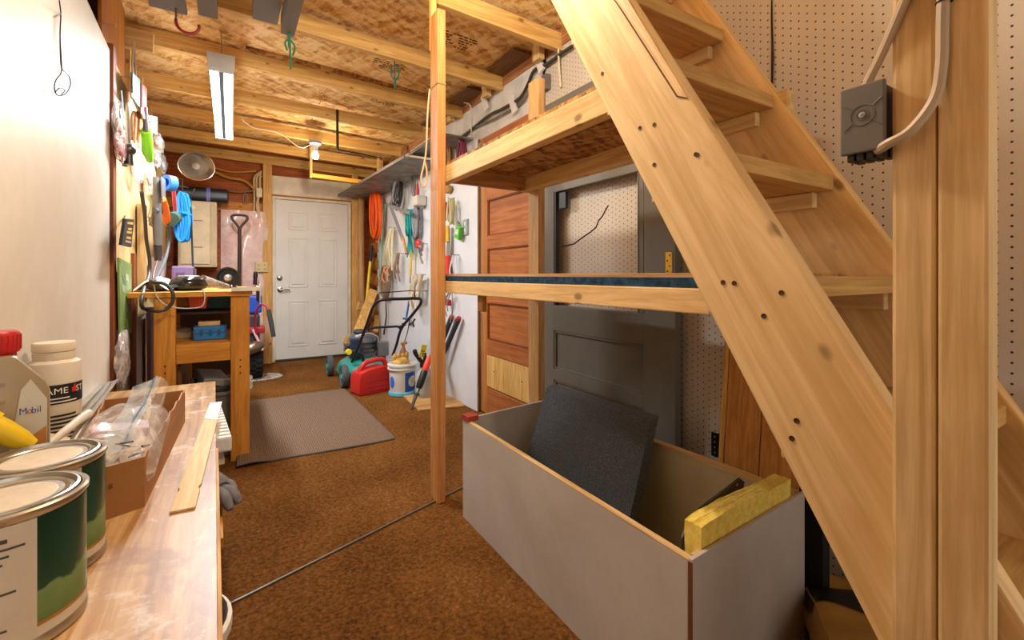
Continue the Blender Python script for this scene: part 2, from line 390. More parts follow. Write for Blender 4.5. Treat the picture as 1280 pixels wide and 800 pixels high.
k = MB().lathe([(0, 0), (.032, 0), (.030, .012), (.013, .018), (.013, .05), (0, .05)], hp, 20, (R(90), 0, 0)).tube([hp+Vector((0, -.045, 0)), hp+Vector((.04, -.05, .002)), hp+Vector((.10, -.045, -.006))], [.011, .009, .008], 10).build('door_handle', CHROME, d1, smooth=True); k['label'] = 'metal lever handle'
struct(MB().box(DX0, DX1, YB-.03, YB+.05, 0, .022).build('trim_4', plain('3a3028', .5, .3), bevel=.003))
# back wall studs and the pole by the door
tag(MB().box(DX0-.125, DX0-.036, YB-.075, YB-.03, 0, 2.25).build('door_stud', STUDZ, bevel=.003), 'orange stud along the left side of the entry door', 'stud')
x = WY(443.5, 300, 5.78)[0]
tag(MB().box(x-.036, x+.036, 5.76, 5.80, 0, 2.25).build('door_stud', STUDZ, bevel=.003), 'orange squared stud along the right side of the entry door', 'stud')
c = WY(451.5, 300, 5.72)
tag(MB().tube([(c[0], 5.72, 0), (c[0]+.004, 5.72, .7), (c[0]-.003, 5.72, 1.5), (c[0], 5.72, 2.1)], [.040, .041, .039, .040], 14).build('log_pole', wood('b98f5f', '8a6238', 'z'), smooth=True), 'round peeled log pole standing right of the door stud', 'pole')
tag(MB().box(-.62, DX0-.05, YB-.03, YB+.01, 1.70, 1.80).build('wall_girt', wood('c4822f', '97581a', 'x'), bevel=.003), 'horizontal timber across the back wall above the insulation', 'board')
# right wall: log corner, insulation board, pegboard
struct(MB().box(1.64, 1.85, -1.6, 6.0, 0, 2.5).build('wall_right', plain('b9a48c', .7)))
for i in range(9):
    z = .10+i*.205
    o = MB().tube([(1.60, 5.50, z), (1.585, 5.7, z), (1.60, 5.98, z)], [.098, .101, .098], 18).build('wall_log', wood('b98246', '7d4a1e', 'y'), smooth=True)
    tag(o, 'stacked round wall log in the corner right of the door, %s' % ['bottom one', 'second from the floor', 'third from the floor', 'fourth from the floor', 'fifth from the floor', 'sixth from the floor', 'seventh from the floor', 'eighth from the floor', 'topmost'][i], 'log', 'logs in the back corner')
FOAMW = stained('insulation_white', 'd9dbe0', 'c3c6cf', .4, 2.4, .5, .06)
b = MB()
def bow(y): return 1.53+.012*math.sin(y*3.1)
ys = [2.95+.05*i for i in range(53)]
for y0, y1 in zip(ys, ys[1:]):
    b._hex([(bow(y0), y0, .0), (1.60, y0, 0), (1.60, y1, 0), (bow(y1), y1, 0), (bow(y0), y0, 2.0), (1.60, y0, 2.0), (1.60, y1, 2.0), (bow(y1), y1, 2.0)])
bmesh.ops.remove_doubles(b.bm, verts=b.bm.verts, dist=1e-5)
tag(b.build('insulation_board', FOAMW), 'tall white insulation board on the right wall behind the mower', 'panel')
struct(MB().box(1.60, 1.63, 2.2, 5.55, 2.0, 2.30).build('trim_5', plain('d6d4d0', .6)))
struct(MB().box(1.59, 1.62, .9, 5.6, 2.30, 2.41).build('trim_6', wood('b9855c', '8a5428', 'y'), bevel=.003))
pg = MB().box(1.60, 1.606, .8655, 2.22, .0, 2.30).box(1.601, 1.607, -1.5, .8605, .0, 2.4)
tag(pg.build('pegboard', PEG, loc=(1.6, 0, 0)), 'cream perforated pegboard covering the wall behind stairs', 'pegboard')
tag(MB().tube(spline([(1.598, .863, 2.3), (1.598, .862, 1.9), (1.597, .858, 1.78), (1.598, .862, 1.62), (1.598, .863, 1.4)], 6), [.002]*6+[.003]*7+[.004]*6+[.002]*6, 6).build('pegboard_seam', plain('2a1a10', .8)), 'dark gap where the two pegboard sheets meet', 'seam')
# white wall patch above the doors
tag(MB().box(1.603, 1.625, 2.23, 2.94, 1.95, 2.29).build('wall_patch', plain('dcd9d4', .6)), 'white wall strip above the leaning brown door', 'panel')
# wall crack
pts = [WX(p, q, 1.598) for p, q in ((703, 308), (717, 305), (729, 296), (738, 290), (745, 284), (748, 276), (753, 270), (756, 264), (760, 257))]
tag(MB().tube(pts, .0028, 5).build('wall_crack', plain('2b1c12', .9)), 'crooked dark crack across the pegboard behind the gray door', 'crack')
# ================================================================== STAIRCASE
SO = .765                                    # outer face of the near stringer
TAN = 1.69; ANG = math.atan(TAN)
FR0 = (.733, 1.623)                           # a point of the front edge (y, z)
def front_y(z): return FR0[0]+(z-FR0[1])/TAN
STW = wood('dfc18e', 'c29d62', 'y', rot=(ANG, 0, 0), fine=1.6)
stair = thing('staircase', 'steep open wooden staircase rising away beside the storage box', 'stairs', (1.0, .2, 0))
def stringer(x0, x1, z0, z1, width=.345, bevel=.003):
    poly = [(x0, front_y(z0), z0), (x0, front_y(z1), z1), (x0, front_y(z1-width)+.0, z1), (x0, front_y(z0-width), z0)]
    return MB().prism(poly, (x1-x0, 0, 0))
def stringer2(x0, x1, z0, z1, dz):
    # dz: vertical thickness of the sloping board; the back edge is shifted back by dz/TAN
    d = dz/TAN
    poly = [(x0, front_y(z0), z0), (x0, front_y(z1), z1), (x0, front_y(z1)+d, z1), (x0, front_y(z0)+d, z0)]
    return MB().prism(poly, (x1-x0, 0, 0))
XI, XO = SO+.038, 1.212
n1 = stringer2(SO, XI, .0, 2.26, .345)
# splintered front corner of the near stringer: a long sliver split off the edge
st = n1.build('stringer', STW, stair, bevel=.004)
sl = MB()
za, zb = 1.36, 1.66
sl.prism([(SO-.0025, front_y(zb)+.026, zb), (SO-.0025, front_y(za)+.020, za), (SO-.0025, front_y(za-.012)+.004, za-.012), (SO-.0025, front_y(zb)-.001, zb)], (.01, 0, 0))
q = sl.build('split_edge', wood('d8b680', 'b08a50', 'y', rot=(ANG, 0, 0), fine=.6), stair); q['label'] = 'splintered front edge of near stringer'
stringer2(XO, XO+.038, .0, 2.26, .345).build('stringer', wood('dbb67c', 'b88e50', 'y', rot=(ANG, 0, 0), fine=1.5), stair, bevel=.003)
TREAD = wood('c9a05f', '9a6f34', 'x', fine=1.3)
for i in range(10):
    z = 1.947-.2375*(i)                       # top of each tread
    if z < .03: break
    y = front_y(z)+.006
    if z+.0 > 2.2: continue
    MB().box(XI-.001, XO+.001, y, y+.195, z-.034, z).build('tread', TREAD, stair, bevel=.003)
    for x in (XI, XO-.022):
        MB().beam((x+.011, y+.035, z-.054), (x+.011, y+.19, z-.054), .022, .038).build('tread_cleat', PINE_Y, stair, bevel=.003)
q = MB().tube([(SO-.001, front_y(zb+.06)+.034, zb+.06), (SO-.001, front_y(zb-.05)+.028, zb-.05), (SO-.001, front_y(za)+.0225, za), (SO-.001, front_y(za-.012)+.006, za-.012)], [.0004, .0015, .0020, .0012], 6).build('crack', plain('6b4220', .9), stair); q['label'] = 'dark crack beside the splintered edge'
# screws in the near stringer
for p, q in ((753, 92), (818, 156), (800, 160), (818, 206), (870, 193), (872, 194), (904, 353), (918, 354), (977, 366), (996, 526), (990, 548), (955, 395)):
    c = WX(p, q, SO)
    MB().lathe([(0, .0), (.0045, 0), (.0045, .0012), (.0015, .0008), (0, .0004)], (SO-.0002, c[1], c[2]), 10, (0, R(-90), 0)).build('screw', plain('4a3216', .6, .4), stair)
# ================================================================== POSTS
pz = thing('support_post', 'tall orange wooden post holding the shelf fronts, mid floor', 'post', (.786, 1.89, 0))
MB().box(.767, .805, 1.85, 1.935, 0, 2.165).build('stud', POSTZ, pz, bevel=.003)
q = MB().box(.772, .797, 1.936, 1.962, 2.02, 2.31).build('extension_stick', wood('e0b060', 'b98536', 'z'), pz, bevel=.002); q['label'] = 'lighter thin stick reaching the rafter'
q = MB().box(.7655, .8065, 1.848, 1.937, 1.835, 1.842).build('twine_wrap', plain('8c7650', .8), pz); q['label'] = 'loop of twine around the post'
c = Vector((.765, 1.938, 1.84))
tw = spline([c, c+Vector((-.008, .006, -.12)), c+Vector((-.012, .01, -.26)), c+Vector((-.02, .012, -.33)), c+Vector((-.035, .014, -.40)), c+Vector((-.03, .014, -.44)), c+Vector((-.012, .014, -.43)), c+Vector((-.008, .014, -.37)), c+Vector((-.02, .014, -.32))], 6)
tag(MB().tube(tw, .004, 6).build('twine', plain('cdb58a', .8), smooth=True), 'pale twine loop hanging down the tall orange post', 'twine')
rp = thing('corner_post', 'rough pale wooden post in the right foreground', 'post', (.746, .195, 0))
MB().box(.727, .7635, .150, .1945, 0, 2.38).build('stud', wood('dabb88', 'b49059', 'z', fine=1.3), rp, bevel=.004)
MB().box(.7285, .7635, .1955, .240, 0, 2.38).build('stud', wood('d5b684', 'b18e58', 'z', fine=1.1), rp, bevel=.005)
# rear shelf post
tag(MB().box(1.262, 1.30, 1.79, 1.878, 0, 1.955).build('shelf_post', wood('c9a06a', '9c6f3c', 'z'), bevel=.003), 'rear wooden shelf post standing before the brown door', 'post')
# ================================================================== SHELVES
us = thing('upper_shelf', 'upper wooden shelf with OSB deck between post and staircase', 'shelf', (1.04, 1.2, 1.409))
MB().box(.807, .845, .72, 1.93, 1.409, 1.482).build('front_rail', PINE_Y, us, bevel=.003)
MB().box(1.222, 1.26, .62, 1.878, 1.409, 1.482).build('back_rail', PINE_Y, us, bevel=.003)
MB().box(.846, 1.221, 1.845, 1.88, 1.411, 1.482).build('end_rail', wood('b98247', '8a5424', 'x'), us, bevel=.003)
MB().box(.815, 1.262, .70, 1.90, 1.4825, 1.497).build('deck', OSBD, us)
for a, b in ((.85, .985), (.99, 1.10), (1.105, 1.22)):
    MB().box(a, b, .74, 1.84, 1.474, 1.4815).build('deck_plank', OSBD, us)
ms = thing('lower_shelf', 'middle-height wooden shelf edged with blue foam strip', 'shelf', (1.04, 1.2, .92))
MB().box(.807, .845, .52, 1.93, .92, .972).build('front_rail', wood('e3c188', 'c49b60', 'y'), ms, bevel=.003)
MB().box(1.222, 1.26, .47, 1.878, .92, .972).build('back_rail', PINE_Y, ms, bevel=.003)
MB().box(.846, 1.221, 1.845, 1.88, .92, .972).build('end_rail', PINE_X, ms, bevel=.003)
q = MB().box(.812, .86, .54, 1.90, .973, .994).build('foam_strip', plain('2f4a66', .95, 0, .3, .1, 60), ms); q['label'] = 'dark blue fuzzy carpet strip'
MB().box(.861, 1.262, .47, 1.90, .973, .990).build('deck', wood('bf9560', '94683a', 'y'), ms)
MB().box(.815, 1.262, .50, 1.90, .9945, 1.004).build('top_board', wood('c9a271', '9f7547', 'y'), ms)
c = WX(600, 378, .83)
q = MB().box(.83, .85, c[1]-.02, c[1]+.02, .855, .92).build('shelf_block', wood('a8742f', '7e4f1b', 'z'), ms, bevel=.004); q['label'] = 'small wooden block under the front rail'
# ================================================================== STORAGE BOX
BXM = stained('box_paint', 'bfb8af', 'a39a90', .5, 2.4, .5, .12)
EDGE = wood('cfae7c', '9f7b49', 'y', knots=False)
TB = .405
FL, FRc, BR, BL = Vector((.816, 1.70, 0)), Vector((.812, .600, 0)), Vector((1.325, .626, 0)), Vector((1.285, 1.752, 0))
sb = thing('storage_box', 'long open gray plywood box on the brown carpet', 'box', (1.05, 1.17, 0))
def wallq(p, q, t, z0, z1):      # panel from p to q, thickness t to the inside (left of p->q)
    d = (q-p).normalized(); n = Vector((-d.y, d.x, 0))*t
    P = [p, q, q+n, p+n]
    return MB()._hex([v+Vector((0, 0, z0)) for v in P]+[v+Vector((0, 0, z1)) for v in P])
cen = (FL+FRc+BR+BL)/4
MBf = wallq(FL, FRc+Vector((0, .010, 0)), .018, 0, TB-.004); MBf.build('front_panel', BXM, sb, bevel=.0015)
wallq(FL, FRc+Vector((0, .010, 0)), .018, TB-.004, TB).build('front_edge', EDGE, sb)
wallq(FRc, BR, .009, 0, TB+.004).build('end_panel', BXM, sb, bevel=.0015)
wallq(FRc+Vector((.02, .0092, 0)), BR+Vector((-.02, .0092, 0)), .01, 0, TB+.002).build('end_edge', EDGE, sb)
wallq(BR+Vector((-.0, .02, 0)), BL, .018, 0, TB-.01).build('back_panel', stained('box_inside', 'c4b89f', 'a3937a', .5, 2.4, .5, .1), sb, bevel=.0015)
wallq(BR+Vector((.004, .02, 0)), BL+Vector((.004, 0, 0)), .028, TB-.0098, TB).build('back_edge', EDGE, sb)
wallq(BL, FL, .012, 0, TB+.0).build('end_panel', BXM, sb, bevel=.0015)
MB()._hex([FL+Vector((.02, -.02, .01)), FRc+Vector((.02, .02, .01)), BR+Vector((-.02, .03, .01)), BL+Vector((-.02, -.02, .01)), FL+Vector((.02, -.02, .022)), FRc+Vector((.02, .02, .022)), BR+Vector((-.02, .03, .022)), BL+Vector((-.02, -.02, .022))]).build('bottom_panel', BXM, sb)
MB().box(.836, .85, 1.25, 1.67, TB-.045, TB-.012).build('inner_ledger', EDGE, sb)
q = MB().box(.8105, .8128, .5996, .6092, .0, TB-.002).build('raw_edge', plain('6b3a1c', .8), sb); q['label'] = 'raw brown plywood edge at near corner'
tag(MB().obox((.835, 1.672, TB+.011), (.05, .055, .022), (0, 0, .1)).build('red_block', plain('9c3a2a', .7, 0, .15), bevel=.002), 'small red wooden block on the far front corner of the box', 'block')
# dark foam slab leaning in the box, its near edge curling
def slab(u, v):                  # u along y (far->near), v from top to bottom
    top = Vector((1.205, 1.65, .492)).lerp(Vector((1.195, 1.045, .508)), u); bot = Vector((.90, 1.52, .06)).lerp(Vector((.895, .96, .06)), u)
    p = top.lerp(bot, v); bulge = .045*math.sin(math.pi*v)
    return p+Vector((bulge*(.4+u), -.055*math.sin(math.pi*min(1, v*1.15))*u*-.6, 0))
def foam_slab():
    b = MB(); nu, nv, t = 10, 14, Vector((.042, 0, .012))
    g = [[slab(i/nu, j/nv) for j in range(nv+1)] for i in range(nu+1)]
    A = [[b.bm.verts.new(p) for p in r] for r in g]; B = [[b.bm.verts.new(p+t) for p in r] for r in g]
    for i in range(nu):
        for j in range(nv):
            b.bm.faces.new((A[i][j], A[i+1][j], A[i+1][j+1], A[i][j+1])); b.bm.faces.new((B[i][j], B[i][j+1], B[i+1][j+1], B[i+1][j]))
    for i in range(nu):
        b.bm.faces.new((A[i][0], B[i][0], B[i+1][0], A[i+1][0])); b.bm.faces.new((A[i][nv], A[i+1][nv], B[i+1][nv], B[i][nv]))
    for j in range(nv):
        b.bm.faces.new((A[0][j], A[0][j+1], B[0][j+1], B[0][j])); b.bm.faces.new((A[nu][j], B[nu][j], B[nu][j+1], A[nu][j+1]))
    return b
tf = NT('foam_dark'); nn = tf.noise(tf.coords(), 220, 2, .8)
tf.l(tf.ramp(nn, [(.3, rgb('2f3032')), (.58, rgb('4a4b4d')), (.70, rgb('6a6b6d')), (.78, rgb('b4b5b6'))]), tf.b.inputs['Base Color']); tf.b.inputs['Roughness'].default_value = .9; tf.bump(nn, .3, .002)
tag(foam_slab().build('foam_slab', tf.m, smooth=True), 'big dark gray speckled foam slab leaning inside the box', 'foam')
def yb(u, v):
    return 0
b = MB().box(.862, 1.272, .6125, .654, .025, .457)
bmesh.ops.subdivide_edges(b.bm, edges=b.bm.edges[:], cuts=14, use_grid_fill=True)
for v in b.bm.verts:
    if v.co.z > .05:
        k = random.uniform(-.0018, .0018); v.co.z += k+(.004*math.sin(v.co.x*14) if v.co.z > .44 else 0); v.co.y += random.uniform(-.0012, .0012)
for v in b.bm.verts: v.co.y += .0507*(v.co.x-.812)
yf = NT('foam_yellow'); nn = yf.noise(yf.coords(), 60, 6, .7); yf.l(yf.ramp(nn, [(.3, rgb('d6b23a')), (.55, rgb('ead062')), (.8, rgb('f2e090'))]), yf.b.inputs['Base Color']); yf.b.inputs['Roughness'].default_value = .95; yf.bump(nn, .4, .003)
tag(b.build('foam_block', yf.m, smooth=True), 'yellow foam block standing inside the near end of the box', 'foam')
b = MB()
sawpoly = [WY(925, 598, .735), WY(931, 603, .735), WY(926, 624, .733), WY(856, 712, .70), WY(851, 700, .70), WY(853, 673, .70), WY(864, 645, .702)]
b.prism(sawpoly, (.002, .006, 0))
sw = thing('saw_blade', 'dark worn saw blade leaning behind the yellow foam block', 'saw', (1.0, .72, .15))
b.build('blade', stained('saw_steel', '4b4740', '2c2620', .7, 5, .45), sw)
c = WY(919, 608, .7335); MB().obox((c[0], .7325, c[2]), (.022, .003, .007), (0, R(-32), 0)).build('slot', plain('a08f7a', .6), sw)
# ================================================================== TUBE LIGHT
tl = thing('tube_light', 'white twin-tube fluorescent fixture hanging under the rafters', 'lamp', (-.04, 3.5, 2.05))
TX, TY0, TY1, TZ = -.043, 2.84, 4.22, 2.075
MB().prism([(TX-.06, TY0, TZ+.075), (TX-.045, TY0, TZ+.03), (TX+.045, TY0, TZ+.03), (TX+.06, TY0, TZ+.075), (TX+.06, TY0, TZ+.085), (TX-.06, TY0, TZ+.085)], (0, TY1-TY0, 0)).build('housing', plain('d8d8d6', .4), tl, bevel=.002)
MB().prism([(TX-.014, TY0, TZ+.03), (TX-.010, TY0, TZ-.002), (TX+.010, TY0, TZ-.002), (TX+.014, TY0, TZ+.03)], (0, TY1-TY0, 0)).build('reflector_ridge', plain('5d6871', .5), tl)
TUBE = emit('tube_glow', (.93, .97, 1.0), 13)
_l = bpy.data.lights.new('tube_light_output', 'AREA'); _l.shape = 'RECTANGLE'; _l.size = .09; _l.size_y = 1.32; _l.energy = 40; _l.color = (.92, .97, 1.0)
_o = bpy.data.objects.new('tube_light_output', _l); COL.objects.link(_o); _o.location = (TX, (TY0+TY1)/2, TZ-.014)
for s in (-1, 1):
    MB().cyl((TX+s*.036, TY0+.02, TZ+.008), (TX+s*.036, TY1-.02, TZ+.008), .0165, seg=16).build('tube', TUBE, tl, smooth=True)
for y in (TY0-.012, TY1):
    MB().prism([(TX-.064, y, TZ+.088), (TX-.058, y, TZ-.008), (TX+.058, y, TZ-.008), (TX+.064, y, TZ+.088)], (0, .012, 0)).build('end_cap', plain('c4c4c2', .45), tl, bevel=.002)
for y in (TY0+.1, TY1-.1):
    MB().tube([(TX, y, TZ+.08), (TX, y, 2.335)], .0022, 6).build('hanging_wire', STEEL, tl)
# bare bulb
bp = Vector(WY(394, 178, 4.53)); zt = 2.25
bl = thing('bare_bulb', 'lit bare bulb in a white socket under the rafters', 'lamp', (bp.x, bp.y, bp.z-.14))
MB().lathe([(0, 0), (.052, 0), (.055, -.012), (.040, -.03), (.024, -.05), (.022, -.085), (0, -.085)], bp, 24).build('socket', plain('cfd6dd', .4), bl, smooth=True)
q = MB().lathe([(.0555, -.001), (.058, -.001), (.058, -.012), (.0555, -.012)], bp, 24).build('socket_rim', plain('2f64b0', .4), bl, smooth=True); q['label'] = 'blue rim of socket'
MB().lathe([(0, -.072), (.016, -.075), (.017, -.09), (.030, -.115), (.031, -.13), (.022, -.15), (0, -.158)], bp, 20).build('bulb', emit('bulb_glow', (1, .86, .66), 22), bl, smooth=True)
MB().box(bp.x-.05, bp.x+.05, bp.y-.04, bp.y+.04, bp.z+.001, 2.262).build('mount_block', PINE_X, bl)
# ================================================================== LEANING DOORS AND PANELS ON THE RIGHT
GRAYD = stained('gray_door_paint', '736e64', '5e5a51', .5, 2.2, .5, .06)
gd = thing('gray_door', 'old gray panel door with an empty opening leaning on pegboard', 'door', (1.55, 1.68, 0))
GX0, GX1 = 1.535, 1.572
y0, y1 = 1.215, 2.135
b = MB().box(GX0, GX1, y0, y0+.165, .02, 1.972).box(GX0, GX1, y1-.105, y1, .02, 1.972)
for z0, z1 in ((.02, .20), (.415, .475), (.69, .83), (1.46, 1.60), (1.92, 1.972)): b.box(GX0, GX1, y0+.164, y1-.104, z0, z1)
b.build('frame', GRAYD, gd, bevel=.003)
for z0, z1 in ((.20, .415), (.475, .69), (1.60, 1.92)):
    MB().box(GX0+.014, GX1-.010, y0+.16, y1-.10, z0-.004, z1+.004).build('panel', GRAYD, gd)
    m = MB(); ya, yc = y0+.165, y1-.105
    for q in ((ya, yc, z0, z0+.012), (ya, yc, z1-.012, z1), (ya, ya+.012, z0, z1), (yc-.012, yc, z0, z1)): m.box(GX0+.004, GX0+.016, *q)
    m.build('moulding', GRAYD, gd, bevel=.003)
b = MB().box(GX0-.002, GX0+.03, y0+.165, y0+.19, .83, 1.46).box(GX0+.002, GX0+.03, y0+.196, y0+.204, .83, 1.46)
b.build('opening_stop', GRAYD, gd, bevel=.003)
b = MB().box(GX0+.004, GX0+.03, y1-.118, y1-.105, .83, 1.46)
b.build('opening_stop', plain('262624', .5), gd)
c = WX(706, 250, 1.55)
q = MB().box(1.545, 1.565, c[1]-.012, c[1]+.045, c[2]-.045, c[2]+.045).build('latch', BLACK, gd, bevel=.002); q['label'] = 'black latch plate'
c = WX(841, 330, GX0)
hg = MB().box(GX0-.003, GX0-.0005, y0+.012, y0+.046, 1.0, 1.093).build('hinge', plain('c9a13a', .35, .8), gd, bevel=.001); hg['label'] = 'yellow brass hinge'
for z in (1.014, 1.036, 1.058, 1.08):
    q = MB().lathe([(0, 0), (.004, 0), (.003, .001), (0, .001)], (GX0-.003, y0+.029+(.007 if int(z*1000) % 4 else -.005), z), 10, (0, R(-90), 0)).build('hinge_screw', plain('2b1e08', .6), hg)
# brown five panel door
BRD = wood('b8783f', '8e5428', 'z', knots=False, fine=1.4); BRDP = wood('b06c3a', '864a20', 'y', knots=False, fine=1.4)
bd = thing('brown_door', 'reddish brown five-panel door leaning beside the insulation board', 'door', (1.57, 2.58, 0))
X0, X1, y0, y1 = 1.552, 1.588, 2.205, 2.93
zs = ((.20, .434), (.54, .80), (.957, 1.185), (1.276, 1.53), (1.62, 1.88))
b = MB().box(X0, X1, y0, y0+.095, .01, 1.99).box(X0, X1, y1-.095, y1, .01, 1.99); b.build('stile', BRD, bd, bevel=.003)
prev = .01; rl = MB()
for z0, z1 in zs+((1.99, 0),): rl.box(X0+.0005, X1, y0+.094, y1-.094, prev, z0); prev = z1
rl.build('rail', BRDP, bd, bevel=.003)
for z0, z1 in zs:
    MB().box(X0+.014, X1-.008, y0+.09, y1-.09, z0-.003, z1+.003).build('panel', BRDP, bd)
    m = MB(); ya, yc = y0+.095, y1-.095
    for q in ((ya, yc, z0, z0+.01), (ya, yc, z1-.01, z1), (ya, ya+.01, z0, z1), (yc-.01, yc, z0, z1)): m.box(X0+.005, X0+.016, *q)
    m.build('moulding', wood('7c3d16', '58260a', 'y', knots=False), bd, bevel=.003)
z0, z1 = WX(612, 503, X0)[2], WX(612, 461, X0)[2]
pt = MB().box(X0-.004, X0+.012, y0+.06, y1-.10, .325-.115, .325+.105).build('patch', wood('dcb46f', 'b5873f', 'z', knots=False, fine=.8), bd, bevel=.002); pt['label'] = 'pale plywood patch over the bottom panel'
for yy in (y1-.2, y0+.17): MB().lathe([(0, 0), (.006, 0), (0, .001)], (X0-.004, yy, .33), 10, (0, R(-90), 0)).build('screw', plain('2a1a0a', .6), pt)
# edge moulding between insulation and door
tag(MB().box(1.536, 1.55, 2.934, 2.952, .0, 1.99).build('edge_strip', wood('8c6740', '5f4220', 'z', knots=False)), 'thin dark wood strip between white board and brown door', 'trim')
# pine plank panel behind the box
pp = thing('pine_panel', 'knotty orange pine plank panel standing behind the box', 'panel', (1.53, .80, 0))
PL = wood('d0924a', 'a5692a', 'z'); yy = .985
for w_ in (.022, .125, .125):
    a0 = Vector((1.445, yy, .0)); a1 = Vector((1.585, yy, 1.44))
    MB()._hex([(1.445, yy-w_+.003, 0), (1.463, yy-w_+.003, 0), (1.463, yy, 0), (1.445, yy, 0), (1.578, yy-w_+.003, 1.44), (1.596, yy-w_+.003, 1.44), (1.596, yy, 1.44), (1.578, yy, 1.44)]).build('plank', PL if w_ > .1 else wood('dcaa60', 'b8803a', 'z'), pp, bevel=.003)  # lighter wood on the narrow strip paints the panel edge's lit side
    yy -= w_
c = WX(893, 556, 1.55)
bk = MB().box(1.552, 1.556, c[1]-.015, c[1]+.015, c[2]-.045, c[2]+.045)
bk.box(1.556, 1.598, c[1]-.015, c[1]-.012, c[2]-.045, c[2]+.045)
br = bk.build('shelf_bracket', BLKMET, bevel=.001)
tag(br, 'small black metal angle bracket on the pegboard', 'bracket')
for dz in (-.03, -.01, .01, .03): MB().lathe([(0, 0), (.004, 0), (0, .0008)], (1.5518, c[1], c[2]+dz), 10, (0, R(-90), 0)).build('hole', plain('8a7a66', .6), br)
# bag at the foot of the stairs
bc = Vector(WZ(1052, 793, .10))
bag = MB()
def pillow(c, sx, sy, sz, rz, n=16):
    m = Euler((0, R(10), rz)).to_matrix()
    def top(u, v, s):
        x, y = (u-.5)*2, (v-.5)*2
        h = (max(0, 1-x**10)*max(0, 1-y**10))**.5
        return Vector(c)+m @ Vector((x*sx, y*sy, s*sz*h*(1+.10*math.sin(7*x+3*y))))
    b = MB()
    b.sheet(lambda u, v: top(u, v, 1), n, n); b.sheet(lambda u, v: top(u, v, -1), n, n)
    bmesh.ops.remove_doubles(b.bm, verts=b.bm.verts, dist=1e-5); return b
fb = thing('feed_bag', 'yellow and black paper bag on floor under the stairs', 'bag', (bc.x+.05, bc.y-.04, 0))
pillow((bc.x+.06, bc.y-.04, .09), .22, .14, .07, R(35)).build('sack', plain('a9813a', .6), fb, smooth=True)
m = Euler((0, R(10), R(35))).to_matrix()
q = MB()
def bandp(u, v):
    x, y = -.15+u*.5, (v-.5)*1.96
    h = (max(0, 1-x**10)*max(0, 1-y**10))**.5
    return Vector((bc.x+.06, bc.y-.04, .09))+m @ Vector((x*.22, y*.14, .0725*h*(1+.10*math.sin(7*x+3*y))+.001))
q.sheet(bandp, 8, 14)
q = q.build('printed_band', plain('17130f', .5), fb, smooth=True); q['label'] = 'black printed band across the bag'
tag(MB().box(1.365, 1.405, .60, .66, 0, .40).build('gap_shade_strip', plain('151210', .8)), 'black upright strip standing in for the shaded gap behind the box', 'board')  # black strip paints the shade of the gap beside the box end
# ================================================================== JUNCTION BOX ON THE CORNER POST
JB = plain('68635d', .5)
jb = thing('junction_box', 'gray electrical junction box fixed on the corner post', 'electrical box', (.715, .27, 1.15))
jx0, jx1, jy0, jy1, jz0, jz1 = .712, .762, .2415, .2915, 1.163, 1.253
MB().box(jx0+.008, jx1, jy0+.003, jy1-.003, jz0+.003, jz1-.003).build('body', plain('35312e', .5), jb, bevel=.003)
lid = MB().box(jx0, jx0+.008, jy0, jy1, jz0, jz1).build('lid', JB, jb, bevel=.002)
yc, zc = (jy0+jy1)/2-.001, (jz0+jz1)/2+.004
for r0 in (.0135, .0065):
    MB().tube(arc((jx0-.0002, yc, zc), r0, 0, 2*math.pi, 28, (0, 1, 0), (0, 0, 1))[:-1], .0007, 6, closed=True).build('lid_ring', JB, lid, smooth=True)
for a in (40, 140, 220, 320):
    d = Vector((0, math.cos(R(a)), math.sin(R(a))))
    p0 = Vector((jx0-.0003, yc, zc))+d*.015; p1 = Vector((jx0-.0003, yc, zc))+d*.028
    MB().tube([p0, p1], .0007, 5).build('lid_rib', JB, lid)
q = MB().lathe([(0, 0), (.004, 0), (.004, .001), (.0012, .0016), (0, .0006)], (jx0-.0004, yc, zc), 14, (0, R(-90), 0)).build('lid_screw', STEEL, lid); q['label'] = 'central steel screw'
b = MB()
for i, yy in enumerate((.249, .260, .271, .282)):
    b.box(jx0+.008, jx0+.022, yy-.0042, yy+.0042, jz0-.009, jz0+.003); b.box(jx0+.028, jx0+.045, yy-.0042, yy+.0042, jz0-.008, jz0+.003)
b.build('clamp', plain('24211f', .5), jb, bevel=.001)
NM = plain('b7a284', .5)
def cable(name, pts, r, mat, label, cat='cable', group=None, n=8):
    return tag(MB().tube(spline(pts, n), r, 8).build(name, mat, smooth=True), label, cat, group)
cable('cable', [(.722, .192, 1.48), (.720, .205, 1.40), (.722, .222, 1.352), (.728, .248, 1.295), (.73, .265, 1.262), (.73, .27, 1.25)], .0058, NM, 'beige cable entering the top of the junction box')
cable('cable', [(.7205, .183, 1.55), (.7205, .186, 1.40), (.7205, .188, 1.30), (.7205, .189, 1.25), (.718, .195, 1.21), (.712, .215, 1.178), (.712, .238, 1.167), (.722, .252, 1.163)], .0062, NM, 'beige cable curving into the bottom of the junction box')
for z in (1.325, 1.46):
    y = .1865 if z < 1.4 else .187
    tag(MB().tube(arc((.7215, y, z), .0075, 0, 2*math.pi, 14, (0, 1, 0), (1, 0, 0)), .0012, 6).build('cable_tie', BLACK), 'dark cable staple on the beige cable, %s' % ('lower one beside the box' if z < 1.4 else 'upper one at the picture top'), 'cable tie')
